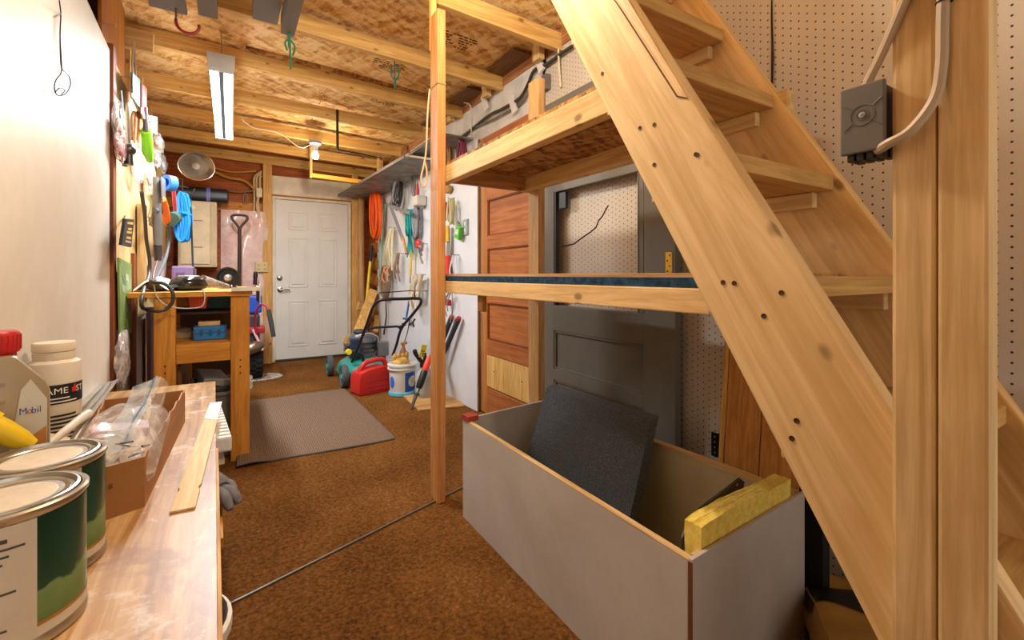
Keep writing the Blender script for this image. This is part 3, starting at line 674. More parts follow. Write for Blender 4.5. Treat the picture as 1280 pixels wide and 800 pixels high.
# wiring along the top of the right wall
def rw(pts, x): return [WX(p, q, x) for p, q in pts]
cable('wire', rw(((552, 190), (562, 182), (585, 165), (610, 145), (630, 135), (650, 122), (660, 105), (668, 88), (684, 80), (700, 68), (715, 58)), 1.575), .010, plain('2e2c2c', .5), 'thick black cable draped along the top of the right wall')
cable('wire', rw(((592, 160), (610, 152), (628, 143), (645, 133), (655, 125), (662, 110)), 1.58), .007, plain('6e6a66', .5), 'gray cable sagging below the thick black cable')
cable('wire', rw(((556, 150), (572, 128), (590, 105), (606, 92), (618, 80), (640, 62), (660, 48)), 1.574), .006, plain('d8d2c6', .5), 'white cable running along the wall plate under the rafters')
cable('wire', rw(((576, 128), (586, 130), (589, 140), (589, 165), (588, 172)), 1.56), .005, plain('d8d2c6', .5), 'short white cable dropping beside the rafter end')
cable('wire', [(1.57, 2.04, 2.36), (1.572, 2.035, 2.27), (1.575, 2.032, 2.17), (1.585, 2.03, 2.06)], .006, plain('d9cfae', .5), 'cream cable dropping from the nearest rafter end')
c = WX(680, 100, 1.57)
tag(MB().box(1.565, 1.60, c[1]-.03, c[1]+.02, c[2]-.06, c[2]+.03).build('switch_box', plain('6f6b66', .5), bevel=.003), 'small gray switch box above the rear shelf post', 'electrical box')
for i, (p, q) in enumerate(((674, 78), (641, 130), (606, 128))):
    c = Vector(WX(p, q, 1.572))
    tag(MB().obox(c, (.018, .05, .14), (R(-25), 0, 0)).build('white_tag', plain('e2e0dc', .5), bevel=.003), ['white plastic strip hanging by the black cable bend', 'white plastic strip left of the cable bend', 'white plastic strip under the second rafter end'][i], 'strip')
for i, (p, q, w_, h_) in enumerate(((604, 183, .10, .05), (592, 188, .035, .06))):
    c = Vector(WX(p, q, 1.56))
    tag(MB().obox(c, (.05, w_, h_), (0, 0, 0)).build('wood_block', wood('b7833f', '8a5a22', 'y'), bevel=.003), ['small wood block nailed above the brown door corner', 'small wood end block at the left of the other block'][i], 'block')
for i, yy in enumerate((2.30, 2.94, 3.55)):
    zd = 2.42-.055*.85-.012*(yy-3.0)-.012
    tag(MB()._hex([(1.46, yy+.03, zd+.0), (1.599, yy+.03, zd-.008), (1.599, yy+.37, zd-.012), (1.46, yy+.37, zd-.004), (1.46, yy+.03, zd+.012), (1.599, yy+.03, zd+.004), (1.599, yy+.37, zd), (1.46, yy+.37, zd+.008)]).build('blocking', wood('7a5636', '553a20', 'y')), ['dark blocking board between first and second rafters', 'dark blocking board between second and third rafters', 'dark blocking board between third and fourth rafters'][i], 'board')
    tag(MB().box(1.52, 1.56, yy-.15, yy-.08, 2.26, 2.39).build('rafter_cleat', PINE_Z, bevel=.003), ['small cleat under the deck before the second rafter', 'small cleat under the deck before the third rafter', 'small cleat under the deck before the fourth rafter'][i], 'block')
# ================================================================== NEAR LOW BENCH WITH PAINT CANS
BT = .50
BW = R(1.47)
def bx(y): return -.0175-.0256*(y-.85)          # right edge of the bench at depth y
PLY = stained('bench_ply', 'c39a70', '8f6238', .65, 3.2, .4, .15)
tt = NT('bench_top'); v = tt.coords((.06, 1.0, .06)); n1 = tt.noise(v, 2.2, 6, .6, 1.0); v2 = tt.coords(); n2 = tt.noise(v2, 3.4, 7, .65, .6); n3 = tt.noise(v2, 26, 5, .7)
base = tt.ramp(n1, [(.33, rgb('8a5f34')), (.55, rgb('ae8656')), (.72, rgb('c4a276'))])
st_ = tt.ramp(n2, [(.40, (1, 1, 1)), (.47, (0, 0, 0))]); base = tt.mix(tt.math('MULTIPLY', st_, .55), base, rgb('7d5230'))
wt = tt.ramp(tt.math('ADD', tt.math('MULTIPLY', n2, .5), tt.math('MULTIPLY', n3, .5)), [(.55, (0, 0, 0)), (.63, (1, 1, 1))]); base = tt.mix(tt.math('MULTIPLY', wt, .55), base, rgb('ddd3c8'))
tt.l(base, tt.b.inputs['Base Color']); tt.b.inputs['Roughness'].default_value = .38; tt.bump(n3, .12, .002)
nb = thing('low_bench', 'low worn plywood bench along the left wall', 'bench', (-.24, 1.3, 0))
def quadbox(xa, xb, y0, y1, z0, z1):              # xa, xb functions of y
    return MB()._hex([(xa(y0), y0, z0), (xb(y0), y0, z0), (xb(y1), y1, z0), (xa(y1), y1, z0), (xa(y0), y0, z1), (xb(y0), y0, z1), (xb(y1), y1, z1), (xa(y1), y1, z1)])
wl = lambda y: LX(y)+.002
quadbox(wl, bx, .30, 2.545, BT-.018, BT).build('top', tt.m, nb, bevel=.0012)
q = quadbox(lambda y: bx(y)-.018, lambda y: bx(y)+.006, .30, 1.62, BT-.11, BT-.0185).build('front_apron', wood('d2ab73', 'a57b45', 'y', knots=False), nb, bevel=.002)
for y in (.36, 2.47):
    for xx in (LX(y)+.03, bx(y)-.07):
        MB().box(xx, xx+.04, y-.02, y+.02, 0, BT-.019).build('leg', PINE_Z, nb, bevel=.003)
quadbox(lambda y: LX(y)+.02, lambda y: bx(y)+.016, 1.42, 1.80, .28, .305).build('lower_shelf', BENCHW_Y, nb, bevel=.002)
for y in (1.445, 1.775):
    MB().box(bx(y)-.06, bx(y)-.02, y-.02, y+.02, 0, .279).build('shelf_leg', BENCHW_Z, nb)
# gray work glove on the lower shelf
gm = plain('77757a', .95, 0, .15, .1, 40)
gl = MB()
g0 = Vector((bx(1.62)-.02, 1.66, .352))
gl.tube(spline([g0+Vector((-.10, .06, -.01)), g0+Vector((-.05, .03, .004)), g0+Vector((.0, -.01, .012)), g0+Vector((.03, -.05, .0))], 5), [.028, .032, .036, .038, .04, .042, .043, .044, .044, .044, .043, .042, .041, .04, .036, .03], 12)
for i, (dx, dy, dz, L) in enumerate(((-.035, -.03, -.005, .075), (-.008, -.055, .004, .088), (.02, -.062, .002, .085), (.042, -.05, -.012, .07))):
    s = g0+Vector((.0+dx*.5+.012, -.035+dy*.2, .004)); e = s+Vector((dx*.8+.012, dy*1.0, -.012)).normalized()*L
    gl.tube(spline([s, s.lerp(e, .5)+Vector((0, 0, .006)), e+Vector((0, 0, -.018))], 4), [.015]*7+[.013, .008], 10)
gl.tube(spline([g0+Vector((.02, .01, .005)), g0+Vector((.055, .0, -.008)), g0+Vector((.06, -.035, -.028))], 4), [.017]*7+[.014, .009], 10)
tag(gl.build('work_glove', gm, smooth=True), 'gray fabric work glove lying on the orange ledge beside bench', 'glove')
# white tote under the far end
tw = thing('storage_tote', 'white plastic tote with ribbed lid under the bench end', 'tote', (-.18, 2.08, 0))
lx = lambda y: .004-.037*(y-1.853)/.447
b = MB(); b._hex([(-.34, 1.92, .0), (lx(1.92)-.07, 1.92, 0), (lx(2.25)-.07, 2.25, 0), (-.34, 2.25, 0), (-.37, 1.885, .385), (lx(1.885)-.035, 1.885, .385), (lx(2.28)-.035, 2.28, .385), (-.37, 2.28, .385)]); b.build('body', WHITE, tw, bevel=.01)
quadbox(lambda y: -.385, lambda y: lx(y)-.02, 1.868, 2.29, .34, .362).build('rim', WHITE, tw, bevel=.004)
lid = quadbox(lambda y: -.39, lx, 1.853, 2.30, .386, .44).build('lid', WHITE, tw, bevel=.008)
b = MB()
for i in range(11):
    y = 1.872+i*.041; b.box(lx(y)-.036, lx(y)-.004, y, y+.018, .4395, .4445)
b.build('lid_ribs', WHITE, lid, bevel=.001)
# white pail near the camera, mostly under the bench
wp = thing('pail', 'white plastic pail tucked under the near bench edge', 'bucket', (-.132, 1.07, 0))
MB().lathe([(0, 0), (.10, 0), (.105, .01), (.125, .30), (.135, .305), (.135, .325), (.128, .33), (.122, .31), (.102, .02), (0, .02)], (-.132, 1.07, 0), 32).build('body', WHITE, wp, smooth=True)
# ---- paint cans
CANM = plain('b9b4aa', .28, .9); PAPER = stained('label_paper', 'cfc6b4', 'b5ab98', .35, 9, .6, .05); LIDDIRT = stained('lid_crust', 'd2c8b6', 'a99a82', .5, 9, .55, .2)
gmt = NT('can_label'); v = gmt.coords(); sp = gmt.n('ShaderNodeSeparateXYZ'); gmt.l(v, sp.inputs[0]); nz = gmt.noise(v, 24, 5)
h = gmt.math('ADD', sp.outputs[2], gmt.math('MULTIPLY', gmt.math('SUBTRACT', nz, .5), .05))
h = gmt.math('ADD', h, gmt.math('MULTIPLY', sp.outputs[1], -.25))
gmt.l(gmt.ramp(gmt.math('DIVIDE', h, .19), [(.28, rgb('55743f')), (.46, rgb('6d8a55')), (.49, rgb('143f2a')), (.9, rgb('0c3524'))]), gmt.b.inputs['Base Color']); gmt.b.inputs['Roughness'].default_value = .3
def paint_can(c, label, rz):
    t = thing('paint_can', label, 'can', c, 'old green paint cans'); c = Vector(c); r, H = .0826, .190
    MB().lathe([(0, 0), (r-.003, 0), (r, .003), (r, .010), (r-.002, .013), (r-.002, H-.012), (r+.0015, H-.008), (r+.0015, H-.002), (r-.002, H), (r-.006, H-.001), (r-.008, H-.006), (0, H-.006)], c, 48).build('can_body', CANM, t, smooth=True)
    lid = MB().lathe([(r-.0075, H-.006), (r-.0085, H+.001), (r-.0115, H+.002), (r-.0135, H-.005), (r-.0185, H-.006), (r-.020, H-.001), (r-.023, H-.0015), (r-.025, H-.004), (.03, H-.0045), (0, H-.0045)], c, 48).build('lid', CANM, t, smooth=True)
    q = MB().lathe([(0, H-.0044), (r-.031, H-.0044), (r-.034, H-.0036), (0, H-.0036)], c, 40).build('lid_label', LIDDIRT, lid); q['label'] = 'crusted paper circle on the lid'
    def wrap(name, a0, a1, z0, z1, mat, off=.0004):
        b = MB(); n = 28
        def fn(u, vv):
            a = rz+a0+(a1-a0)*u; return c+Vector((math.cos(a)*(r-.002+off), math.sin(a)*(r-.002+off), z0+(z1-z0)*vv))
        b.sheet(fn, n, 3); o = b.build(name, mat, t, smooth=True); return o
    g = wrap('picture_label', R(-55), R(75), .030, H-.014, gmt.m); g['label'] = 'dark green landscape label'
    w_ = wrap('text_label', R(75), R(305), .016, H-.014, PAPER); w_['label'] = 'white paper text label'
    f = wrap('foot_band', R(-55), R(75), .016, .0295, PAPER); f['label'] = 'pale band below the picture'
    o = wrap('foot_line', R(-55), R(75), .0297, .0345, plain('a3702a', .4), .0007); o['label'] = 'ochre line'
    ink = MB()
    for i in range(13):
        z = .155-.0095*i
        a0 = R(185); a1 = a0+R(random.uniform(88, 112)) if i % 5 != 4 else a0+R(84)
        hh = .0015 if i not in (0, 8) else .0026
        n = 10
        ink.sheet(lambda u, vv: c+Vector((math.cos(rz+a0+(a1-a0)*u)*(r-.0009), math.sin(rz+a0+(a1-a0)*u)*(r-.0009), z+hh*2*vv)), n, 1)
    ink.build('fine_print', plain('4f483f', .6), w_)
    return t
c1 = (-.266, .915, BT); c2 = (-.2745, 1.085, BT)
paint_can(c1, 'nearest green paint can with a crusted white lid', R(0))
paint_can(c2, 'second green paint can, just behind the nearest one', R(14))
# ---- jug with red cap
JX = -.372
jg = thing('oil_jug', 'tall tan plastic jug with red cap behind paint cans', 'jug', (JX, 1.245, BT))
JM = plain('98866a', .35, .1, .06)
ja = R(20)
jr = Matrix.Rotation(ja, 3, 'Z')
def jp(x, y, z): return Vector((JX, 1.245, BT))+jr @ Vector((x*1.05, y*1.15, z*1.30))
b = MB(); sil = [(-.032, 0), (.055, 0), (.060, .01), (.060, .212), (.054, .226), (.030, .252), (.016, .268), (-.032, .268)]
b.prism([jp(x, -.038, z) for x, z in sil], jr @ Vector((0, .076, 0)))
b.build('body', JM, jg, bevel=.009, smooth=True)
b = MB().lathe([(.030, .345), (.030, .352), (.034, .353), (.035, .358), (.035, .388), (.031, .393), (0, .393)], jp(-.008, 0, 0), 30)
cp = b.build('cap', RED, jg, smooth=True); cp['label'] = 'red screw cap'
b = MB()
for k in range(26):
    a = 2*math.pi*k/26; p = jp(-.008, 0, .287)+Vector((math.cos(a)*.0352, math.sin(a)*.0352, 0)); b.box(p.x-.001, p.x+.001, p.y-.001, p.y+.001, p.z-.016, p.z+.013)
b.build('cap_ridges', RED, cp)
fy = -.0388
b = MB().prism([jp(x, fy, z) for x, z in ((.004, .018), (.055, .018), (.055, .200), (.034, .232), (.022, .218), (.008, .13))], jr @ Vector((0, .0006, 0)))
lb = b.build('front_label', plain('c3c0b4', .4), jg); lb['label'] = 'pale blue-gray printed label'
b = MB().prism([jp(x, fy-.0006, z) for x, z in ((.034, .05), (.054, .05), (.054, .160), (.034, .148))], jr @ Vector((0, .0006, 0)))
q = b.build('orange_patch', plain('c07f3a', .45), jg); q['label'] = 'orange patch on the label'
for body, dx, col in (('M', -.0115, '23408f'), ('o', -.0035, 'b8242a'), ('bil', .005, '23408f')):
    tm = text_mb(body, .014, lambda x, y, dx=dx: jp(dx+.036+x, fy-.0010, .186+y))
    tm.build('lettering', plain(col, .4), lb)
ink = MB()
for i in range(12):
    x1 = .031; z = .128-.0085*i
    ink.prism([jp(.010, fy-.0008, z), jp(x1, fy-.0008, z), jp(x1, fy-.0008, z+.0028), jp(.010, fy-.0008, z+.0028)], jr @ Vector((0, .0002, 0)))
ink.build('fine_print', plain('8f8a80', .6), lb)
b = MB()
for z in (.12, .15, .18, .205, .23):
    b.prism([jp(-.031, -.0388, z), jp(.004, -.0388, z-.002), jp(.004, -.0388, z+.001), jp(-.031, -.0388, z+.003)], jr @ Vector((0, .0009, 0)))
b.build('grip_ridges', JM, jg)
# ---- white bottle
wb = Vector((-.366, 1.53, BT))
bt = thing('white_bottle', 'white round bottle with black and cream label beside the jug', 'bottle', wb)
MB().lathe([(0, 0), (.046, 0), (.049, .004), (.049, .278), (.047, .288), (.036, .296), (.035, .300), (0, .300)], wb, 36).build('body', plain('d3c9b8', .4), bt, smooth=True)
q = MB().lathe([(.038, .294), (.0385, .311), (.0375, .314), (.0395, .316), (.0395, .333), (.037, .336), (0, .336)], wb, 32).build('cap', plain('cdbfa8', .45), bt, smooth=True)
def wl_(a, z, off): return wb+Vector((math.cos(a)*(.049+off), math.sin(a)*(.049+off), z))
A0 = math.atan2(-wb.y, -wb.x)                      # direction towards the room entrance
lab = MB().sheet(lambda u, vv: wl_(A0-R(80)+R(170)*u, .090+(.240-.090)*vv, .0004), 30, 4).build('label_band', plain('c9bea6', .5), bt, smooth=True); lab['label'] = 'cream label with dark panels'
for z0, z1 in ((.192, .238), (.090, .093)):
    q = MB().sheet(lambda u, vv: wl_(A0-R(80)+R(170)*u, z0+(z1-z0)*vv, .0008), 30, 2).build('black_band', plain('131111', .5), lab, smooth=True)
tm = text_mb('FLAME', .0205, lambda x, y: wl_(A0-R(6)+x/.049, .2225+y, .0013)); tm.build('lettering', plain('e8e2d6', .5), lab)
tm = text_mb('ST', .0205, lambda x, y: wl_(A0+R(60)+x/.049, .2225+y, .0013)); tm.build('lettering', plain('e8e2d6', .5), lab)
q = MB().prism([wl_(A0+R(43)+x/.049, .2225+y, .0012) for x, y in ((-.005, -.006), (.004, -.006), (.006, .002), (.0015, .014), (-.002, .006), (-.0055, .004))], Vector((math.cos(A0), math.sin(A0), 0))*.0006).build('flame_mark', plain('c5202a', .5), lab); q['label'] = 'red flame mark'
ink = MB(); inkw = MB()
for i in range(2):
    inkw.sheet(lambda u, vv: wl_(A0-R(40+8*i)+R(90-10*i)*u, .196+.008*i+.003*vv, .0012), 16, 1)
for i in range(8):
    ink.sheet(lambda u, vv: wl_(A0-R(60)+R(random.Random(i).uniform(95, 135))*u, .097+.0092*i+.0050*vv, .001), 20, 1)
inkw.build('fine_print', plain('d8d2c6', .5), lab); ink.build('fine_print', plain('1a1613', .5), lab)
# ---- yellow spout / funnel at the far left
yf_ = thing('yellow_spout', 'yellow plastic pouring spout lying behind the nearest cans', 'spout', (-.33, 1.16, BT+.19))
P0 = Vector(WY(40, 557, 1.175)); P1 = Vector(WY(-12, 532, 1.165))
YEL = plain('e0bf1e', .4)
MB().tube([P1, P1.lerp(P0, .25), P1.lerp(P0, .7), P0], [.020, .020, .017, .011], 18).build('cone', YEL, yf_, smooth=True)
MB().tube([P1, P1+(P1-P0).normalized()*.03], [.024, .024], 18).build('collar', YEL, yf_, smooth=True)
# ---- metal slats and paint brush tools behind the box
for i, (a0, a1, w_) in enumerate((((88, 520, .016), (128, 481, .012), .022), ((98, 524, .040), (136, 478, .028), .022), ((106, 527, .062), (145, 475, .044), .02))):
    o = MB().beam(WL(*a0), WL(*a1), w_, .003, (1, 0, .4)).build('metal_strip', plain('b6b3ad', .35, .7), bevel=.0006)
    tag(o, ['white metal strip nearest the wall on the bench', 'middle one of three white metal strips on the bench', 'white metal strip nearest the carton on the bench'][i], 'strip', 'metal strips on the bench')
b = thing('paint_scraper', 'pale forked scraper handle sticking up behind the second can', 'tool', (-.27, 1.36, BT+.12))
P = [WY(60, 556, 1.30), WY(80, 540, 1.34), WY(100, 524, 1.40), WY(113, 515, 1.44)]
MB().tube(spline(P, 5), [.008]*5+[.009]*5+[.010]*5+[.006], 10).build('handle', plain('cfc6b8', .5), b, smooth=True)
Q = [WY(113, 515, 1.44), WY(103, 533, 1.42), WY(92, 552, 1.39)]
MB().tube(spline(Q, 5), [.006]*5+[.009]*6, 10).build('blade_arm', plain('9a9288', .4, .3), b, smooth=True)
# ---- carton with zip bag
CARD = stained('cardboard', '9c6c3c', '875a2e', .3, 5, .7, .05); CARDI = stained('cardboard_in', '8a5a2c', '6d4420', .3, 5, .7, .05)
cb = thing('cardboard_box', 'small open cardboard carton on the low bench', 'carton', (-.24, 1.4, BT))
ca, cbb, cc, cd = Vector((-.272, 1.195, BT)), Vector((-.157, 1.247, BT)), Vector((-.132, 1.90, BT)), Vector((-.338, 1.88, BT))
Hc = .108
for p, q_, nm in ((ca, cbb, 'end_wall'), (cbb, cc, 'side_wall'), (cc, cd, 'end_wall'), (cd, ca, 'side_wall')):
    d = (q_-p).normalized(); n = Vector((-d.y, d.x, 0))*.004
    b = MB(); N = 24
    for i in range(N):
        u0, u1 = i/N, (i+1)/N
        def top(u): return Hc+(.004*math.sin(u*37)+.003*math.sin(u*71) if nm == 'side_wall' else 0)
        z0, z1 = top(u0), top(u1); a_, b_ = p.lerp(q_, u0), p.lerp(q_, u1)
        b._hex([a_, b_, b_+n, a_+n, a_+Vector((0, 0, z0)), b_+Vector((0, 0, z1)), b_+n+Vector((0, 0, z1)), a_+n+Vector((0, 0, z0))])
    bmesh.ops.remove_doubles(b.bm, verts=b.bm.verts, dist=1e-6)
    o = b.build(nm, CARD if nm == 'end_wall' else wood('a3703c', '8a5a2c', 'y', knots=False), cb)
MB()._hex([ca+Vector((.005, .005, .001)), cbb+Vector((-.005, .005, .001)), cc+Vector((-.005, -.005, .001)), cd+Vector((.005, -.005, .001)), ca+Vector((.005, .005, .004)), cbb+Vector((-.005, .005, .004)), cc+Vector((-.005, -.005, .004)), cd+Vector((.005, -.005, .004))]).build('floor_panel', CARDI, cb)
d = (cbb-ca).normalized(); nrm = Vector((d.y, -d.x, 0))
tm = text_mb('5-18', .016, lambda x, y: ca+d*(.058+x)+nrm*.0008+Vector((0, 0, .066+y))); q = tm.build('stamp', plain('4a2f17', .7), cb); q['label'] = 'dark stamped number'
zb = thing('zip_bag', 'clear zip bag of small hardware in the carton', 'bag', (-.22, 1.45, BT+.02))
zc = Vector((-.222, 1.42, BT+.085))
def bagp(u, v, s):
    x, y = (u-.5)*2, (v-.5)*2; h = (max(0, 1-x**4)*max(0, 1-y**4))**.5
    w_ = .005*math.sin(6*x+4*y)+.004*math.sin(9*y-4*x)
    return zc+Vector((x*.080+y*.0, y*.16, y*.02+s*h*(.070 if s > 0 else .065)+w_*h))
b = MB().sheet(lambda u, v: bagp(u, v, 1), 22, 22); b.sheet(lambda u, v: bagp(u, v, -1), 22, 22)
b.build('pouch', film('bag_film', 'e9e6e4', .30), zb, smooth=True)
s0, s1 = Vector(WY(143, 572, 1.33)), Vector(WY(184, 480, 1.53))
def strip(u, v):
    p = s0.lerp(s1, u); return p+Vector((-.03+.06*v, 0, .012*math.sin(u*6)+.02*v))
o = MB().sheet(strip, 12, 4).build('zip_flap', film('zip_film', 'c3d3df', .5), zb, smooth=True); o['label'] = 'bluish zip closure flap'
o = MB().tube([strip(u/10, .75)+Vector((0, -.002, .002)) for u in range(11)], .0022, 6).build('zip_line', plain('5f86b5', .4), zb, smooth=True); o['label'] = 'blue zip line'
def flap2(u, v):
    p = s0.lerp(s1, u)+Vector((.03, 0, .02)); e = Vector((-.185+.03*u, 1.34+.22*u, .60+.03*u)); return p.lerp(e, v)+Vector((.012*math.sin(v*7+u*5), .01*math.sin(u*9), .012*math.sin(v*5)))
MB().sheet(flap2, 14, 10).build('pouch_side', bpy.data.materials['bag_film'], zb, smooth=True)
rr = random.Random(3)
for i in range(26):
    p = zc+Vector((rr.uniform(-.055, .06), rr.uniform(-.13, .02), rr.uniform(-.03, .045))); a = rr.uniform(0, 3.1); dd = Vector((math.cos(a), math.sin(a), rr.uniform(-.4, .4)))*rr.uniform(.012, .022)
    o = MB().tube([p-dd, p+dd], .0022, 6).build('screw_part', plain(rr.choice(['6a655e', '4a453f', '98938a']), .35, .8)); tag(o, 'loose screw inside the clear zip bag', 'screw', 'screws in the zip bag')
o = MB().obox(zc+Vector((-.01, .045, .03)), (.11, .05, .022), (R(8), R(6), R(10))).build('pink_packet', plain('c79ab0', .5), bevel=.004); tag(o, 'pink packet inside the clear zip bag', 'packet')
def paperp(u, v): return Vector((-.385+.16*u+.02*v, 1.34+.2*v, BT+.115+.02*math.sin(u*4+v*3)-.02*u))
o = MB().sheet(paperp, 10, 8, .002).build('paper_rag', plain('d9cbb5', .8), smooth=True); tag(o, 'crumpled cream paper in the carton behind the cans', 'paper')
# ---- paint stirring lath
ln0 = Vector(WZ(228, 640, BT)); ln1 = Vector(WZ(270, 505, BT))
dl = (ln1-ln0); L = dl.length; dl.normalize(); sd = Vector((dl.y, -dl.x, 0))
def lp(t, s): return ln0+dl*t+sd*s+Vector((0, 0, .001))
w0 = .0225
prof = [(0, w0*.95), (.005, w0), (.09, w0), (.10, w0*.83), (.115, w0*.83), (.125, w0), (L*.5, w0*.92), (L, w0*.86)]
poly = [lp(t, s) for t, s in prof]+[lp(t, -s) for t, s in prof[::-1]]
sk = thing('stir_stick', 'long flat wooden stir stick with white painted tip', 'stick', ln0.lerp(ln1, .5))
MB().prism(poly, (0, 0, .005)).build('lath', wood('dcc49a', 'bfa06c', 'y', knots=False), sk, bevel=.001)
q = MB().prism([lp(t, s)+Vector((0, 0, .005)) for t, s in ((L*.72, w0*.9), (L+.0005, w0*.868), (L+.0005, -w0*.868), (L*.76, -w0*.9))], (0, 0, .0012)).build('painted_tip', plain('cfcdd0', .5), sk); q['label'] = 'white paint on the far tip'
# ================================================================== WORKBENCH
wbk = thing('workbench', 'tall orange wooden workbench against the left wall', 'workbench', (-.12, 3.45, 0))
WX0, WX1, WY0, WY1, WT = -.325, .088, 2.85, 4.02, .912
MB().box(WX0-.10, WX1+.012, WY0-.012, WY1, WT-.026, WT).build('top', BENCHW_X, wbk, bevel=.002)
for xa, xb in ((WX0, WX0+.088), (WX1-.088, WX1)):
    MB().box(xa, xb, WY0, WY0+.038, 0, WT-.027).build('leg', BENCHW_Z, wbk, bevel=.003)
    MB().box(xa, xb, WY1-.06, WY1-.022, 0, WT-.027).build('leg', BENCHW_Z, wbk, bevel=.003)
MB().box(WX0+.089, WX1-.089, WY0+.004, WY0+.036, .545, .643).build('front_rail', BENCHW_X, wbk, bevel=.003)
MB().box(WX0+.01, WX1-.01, WY0+.039, WY1-.062, .625, .645).build('shelf', BENCHW_X, wbk)
MB().box(WX0+.01, WX1-.01, WY1-.021, WY1-.011, .03, WT-.03).build('back_board', plain('5d4638', .8), wbk)
b = MB()
for x0 in (WX0+.03, WX1-.058):
    for z in (.47, .505, .54): b.lathe([(0, 0), (.005, 0), (0, .001)], (x0+.015, WY0-.0005, z), 10, (R(90), 0, 0))
b.build('screw', plain('5a3208', .6, .4), wbk)
def front(px, py, y=2.95): return Vector(WY(px, py, y))
# on the workbench: sander-like vacuum nozzle, clamp lamp, tray, papers, purple case
v0 = front(232, 356, 3.05)
pv = thing('power_tool', 'glossy black rounded power tool lying on the workbench', 'power tool', (v0.x, 3.1, WT))
MB().lathe([(0, 0), (.055, .0), (.085, .012), (.092, .032), (.080, .058), (.050, .078), (.028, .080), (.020, .060), (0, .058)], (v0.x+.01, 3.08, WT+.001), 28, (0, 0, R(15)), 1.0, .8).build('body', plain('18181a', .15, 0, .02, .6), pv, smooth=True)
q = MB().tube(arc((v0.x+.012, 3.08, WT+.079), .045, 0, 2*math.pi, 26, (1, 0, 0), (0, .72, 0)), .005, 8).build('rim', plain('b9bcc0', .3, .3), pv, smooth=True); q['label'] = 'silver ring around the opening'
q = MB().tube([(v0.x+.07, 3.12, WT+.05), (v0.x+.13, 3.16, WT+.035), (v0.x+.20, 3.20, WT+.018)], [.038, .026, .012], 14).build('nozzle', film('smoke_film', '9c948c', .6), pv, smooth=True); q['label'] = 'smoky clear nozzle'
lampc = Vector(WY(285.5, 345, 3.45)); lz = WT+.068
wl2 = thing('bench_lamp', 'black round lamp head standing on the workbench', 'lamp', (lampc.x, 3.45, WT))
face = (R(-90), 0, R(-14))
MB().lathe([(0, .06), (.04, .055), (.060, .02), (.068, -.01), (.070, -.018), (.060, -.018), (.052, -.004)], (lampc.x, 3.45, lz), 30, face).build('shade', plain('1e1f22', .3, 0, .03), wl2, smooth=True)
MB().lathe([(0, .005), (.045, .004), (.062, -.012), (.058, -.004), (0, -.002)], (lampc.x, 3.45, lz), 30, face).build('lens', plain('55585c', .2, .3), wl2, smooth=True)
MB().ball((lampc.x-.002, 3.44, lz), (.024, .020, .024)).build('bulb', plain('a8abb0', .15, .5), wl2, smooth=True)
MB().lathe([(0, 0), (.05, 0), (.045, .012), (.012, .018), (.010, .05), (0, .05)], (lampc.x, 3.47, WT+.0005), 20).build('base', BLACK, wl2, smooth=True)
tr = thing('metal_tray', 'shallow light metal channel at the right workbench corner', 'tray', (WX1-.02, 3.0, WT))
b = MB(); t0 = (WX1-.085, WX1+.05)
b.box(t0[0], t0[1], 2.82, 3.22, WT+.001, WT+.004).box(t0[0], t0[0]+.004, 2.82, 3.22, WT+.003, WT+.028).box(t0[1]-.004, t0[1], 2.82, 3.22, WT-.07, WT+.02).box(t0[0], t0[1], 2.816, 2.82, WT+.001, WT+.022)
b.build('channel', plain('d8d4c8', .4, .1), tr)
def pap(u, v): return Vector((-.42+.16*u, 2.95+.55*v, WT+.004+.055*max(0, math.sin(u*3.1))*(.5+.5*math.sin(v*9+u*4))+.01*math.sin(v*17)+.03*v))
tag(MB().sheet(pap, 12, 16, .002).build('plastic_wrap', plain('d9dadd', .35), smooth=True), 'crumpled white plastic wrap on the left of the workbench top', 'wrap')
def pap2(u, v): return Vector((-.30+.02*u+.0*v, 3.20+.22*u, WT+.03+.13*v+.008*math.sin(u*8)))
def wlp(px, py, off): return Vector(WL(px, py, off))
a, b_, c_, d_ = wlp(182, 322, .02), wlp(206, 320, .03), wlp(206, 362, .03), wlp(184, 366, .02)
tag(MB().sheet(lambda u, v: a.lerp(b_, u).lerp(d_.lerp(c_, u), v)+Vector((.01*math.sin(u*7+v*4), 0, 0)), 8, 8, .002).build('paper_sheet', plain('dcd6e2', .6), smooth=True), 'pale sheet of paper hanging behind the workbench', 'paper')
c = Vector(WY(230, 333, 3.75))
pc = thing('purple_case', 'purple plastic case standing at the back of the workbench', 'case', (c.x, 3.75, WT))
MB().box(c.x-.062, c.x+.055, 3.68, 3.82, WT+.001, WT+.145).build('body', plain('7c6a98', .45), pc, bevel=.012)
q = MB().box(c.x-.035, c.x+.01, 3.672, 3.68, WT+.06, WT+.105).build('catch', plain('5f4e7c', .45), pc, bevel=.003); q['label'] = 'darker purple catch'
MB().box(c.x+.056, c.x+.066, 3.69, 3.81, WT+.01, WT+.13).build('side_plate', plain('4c4a50', .4), pc, bevel=.002)
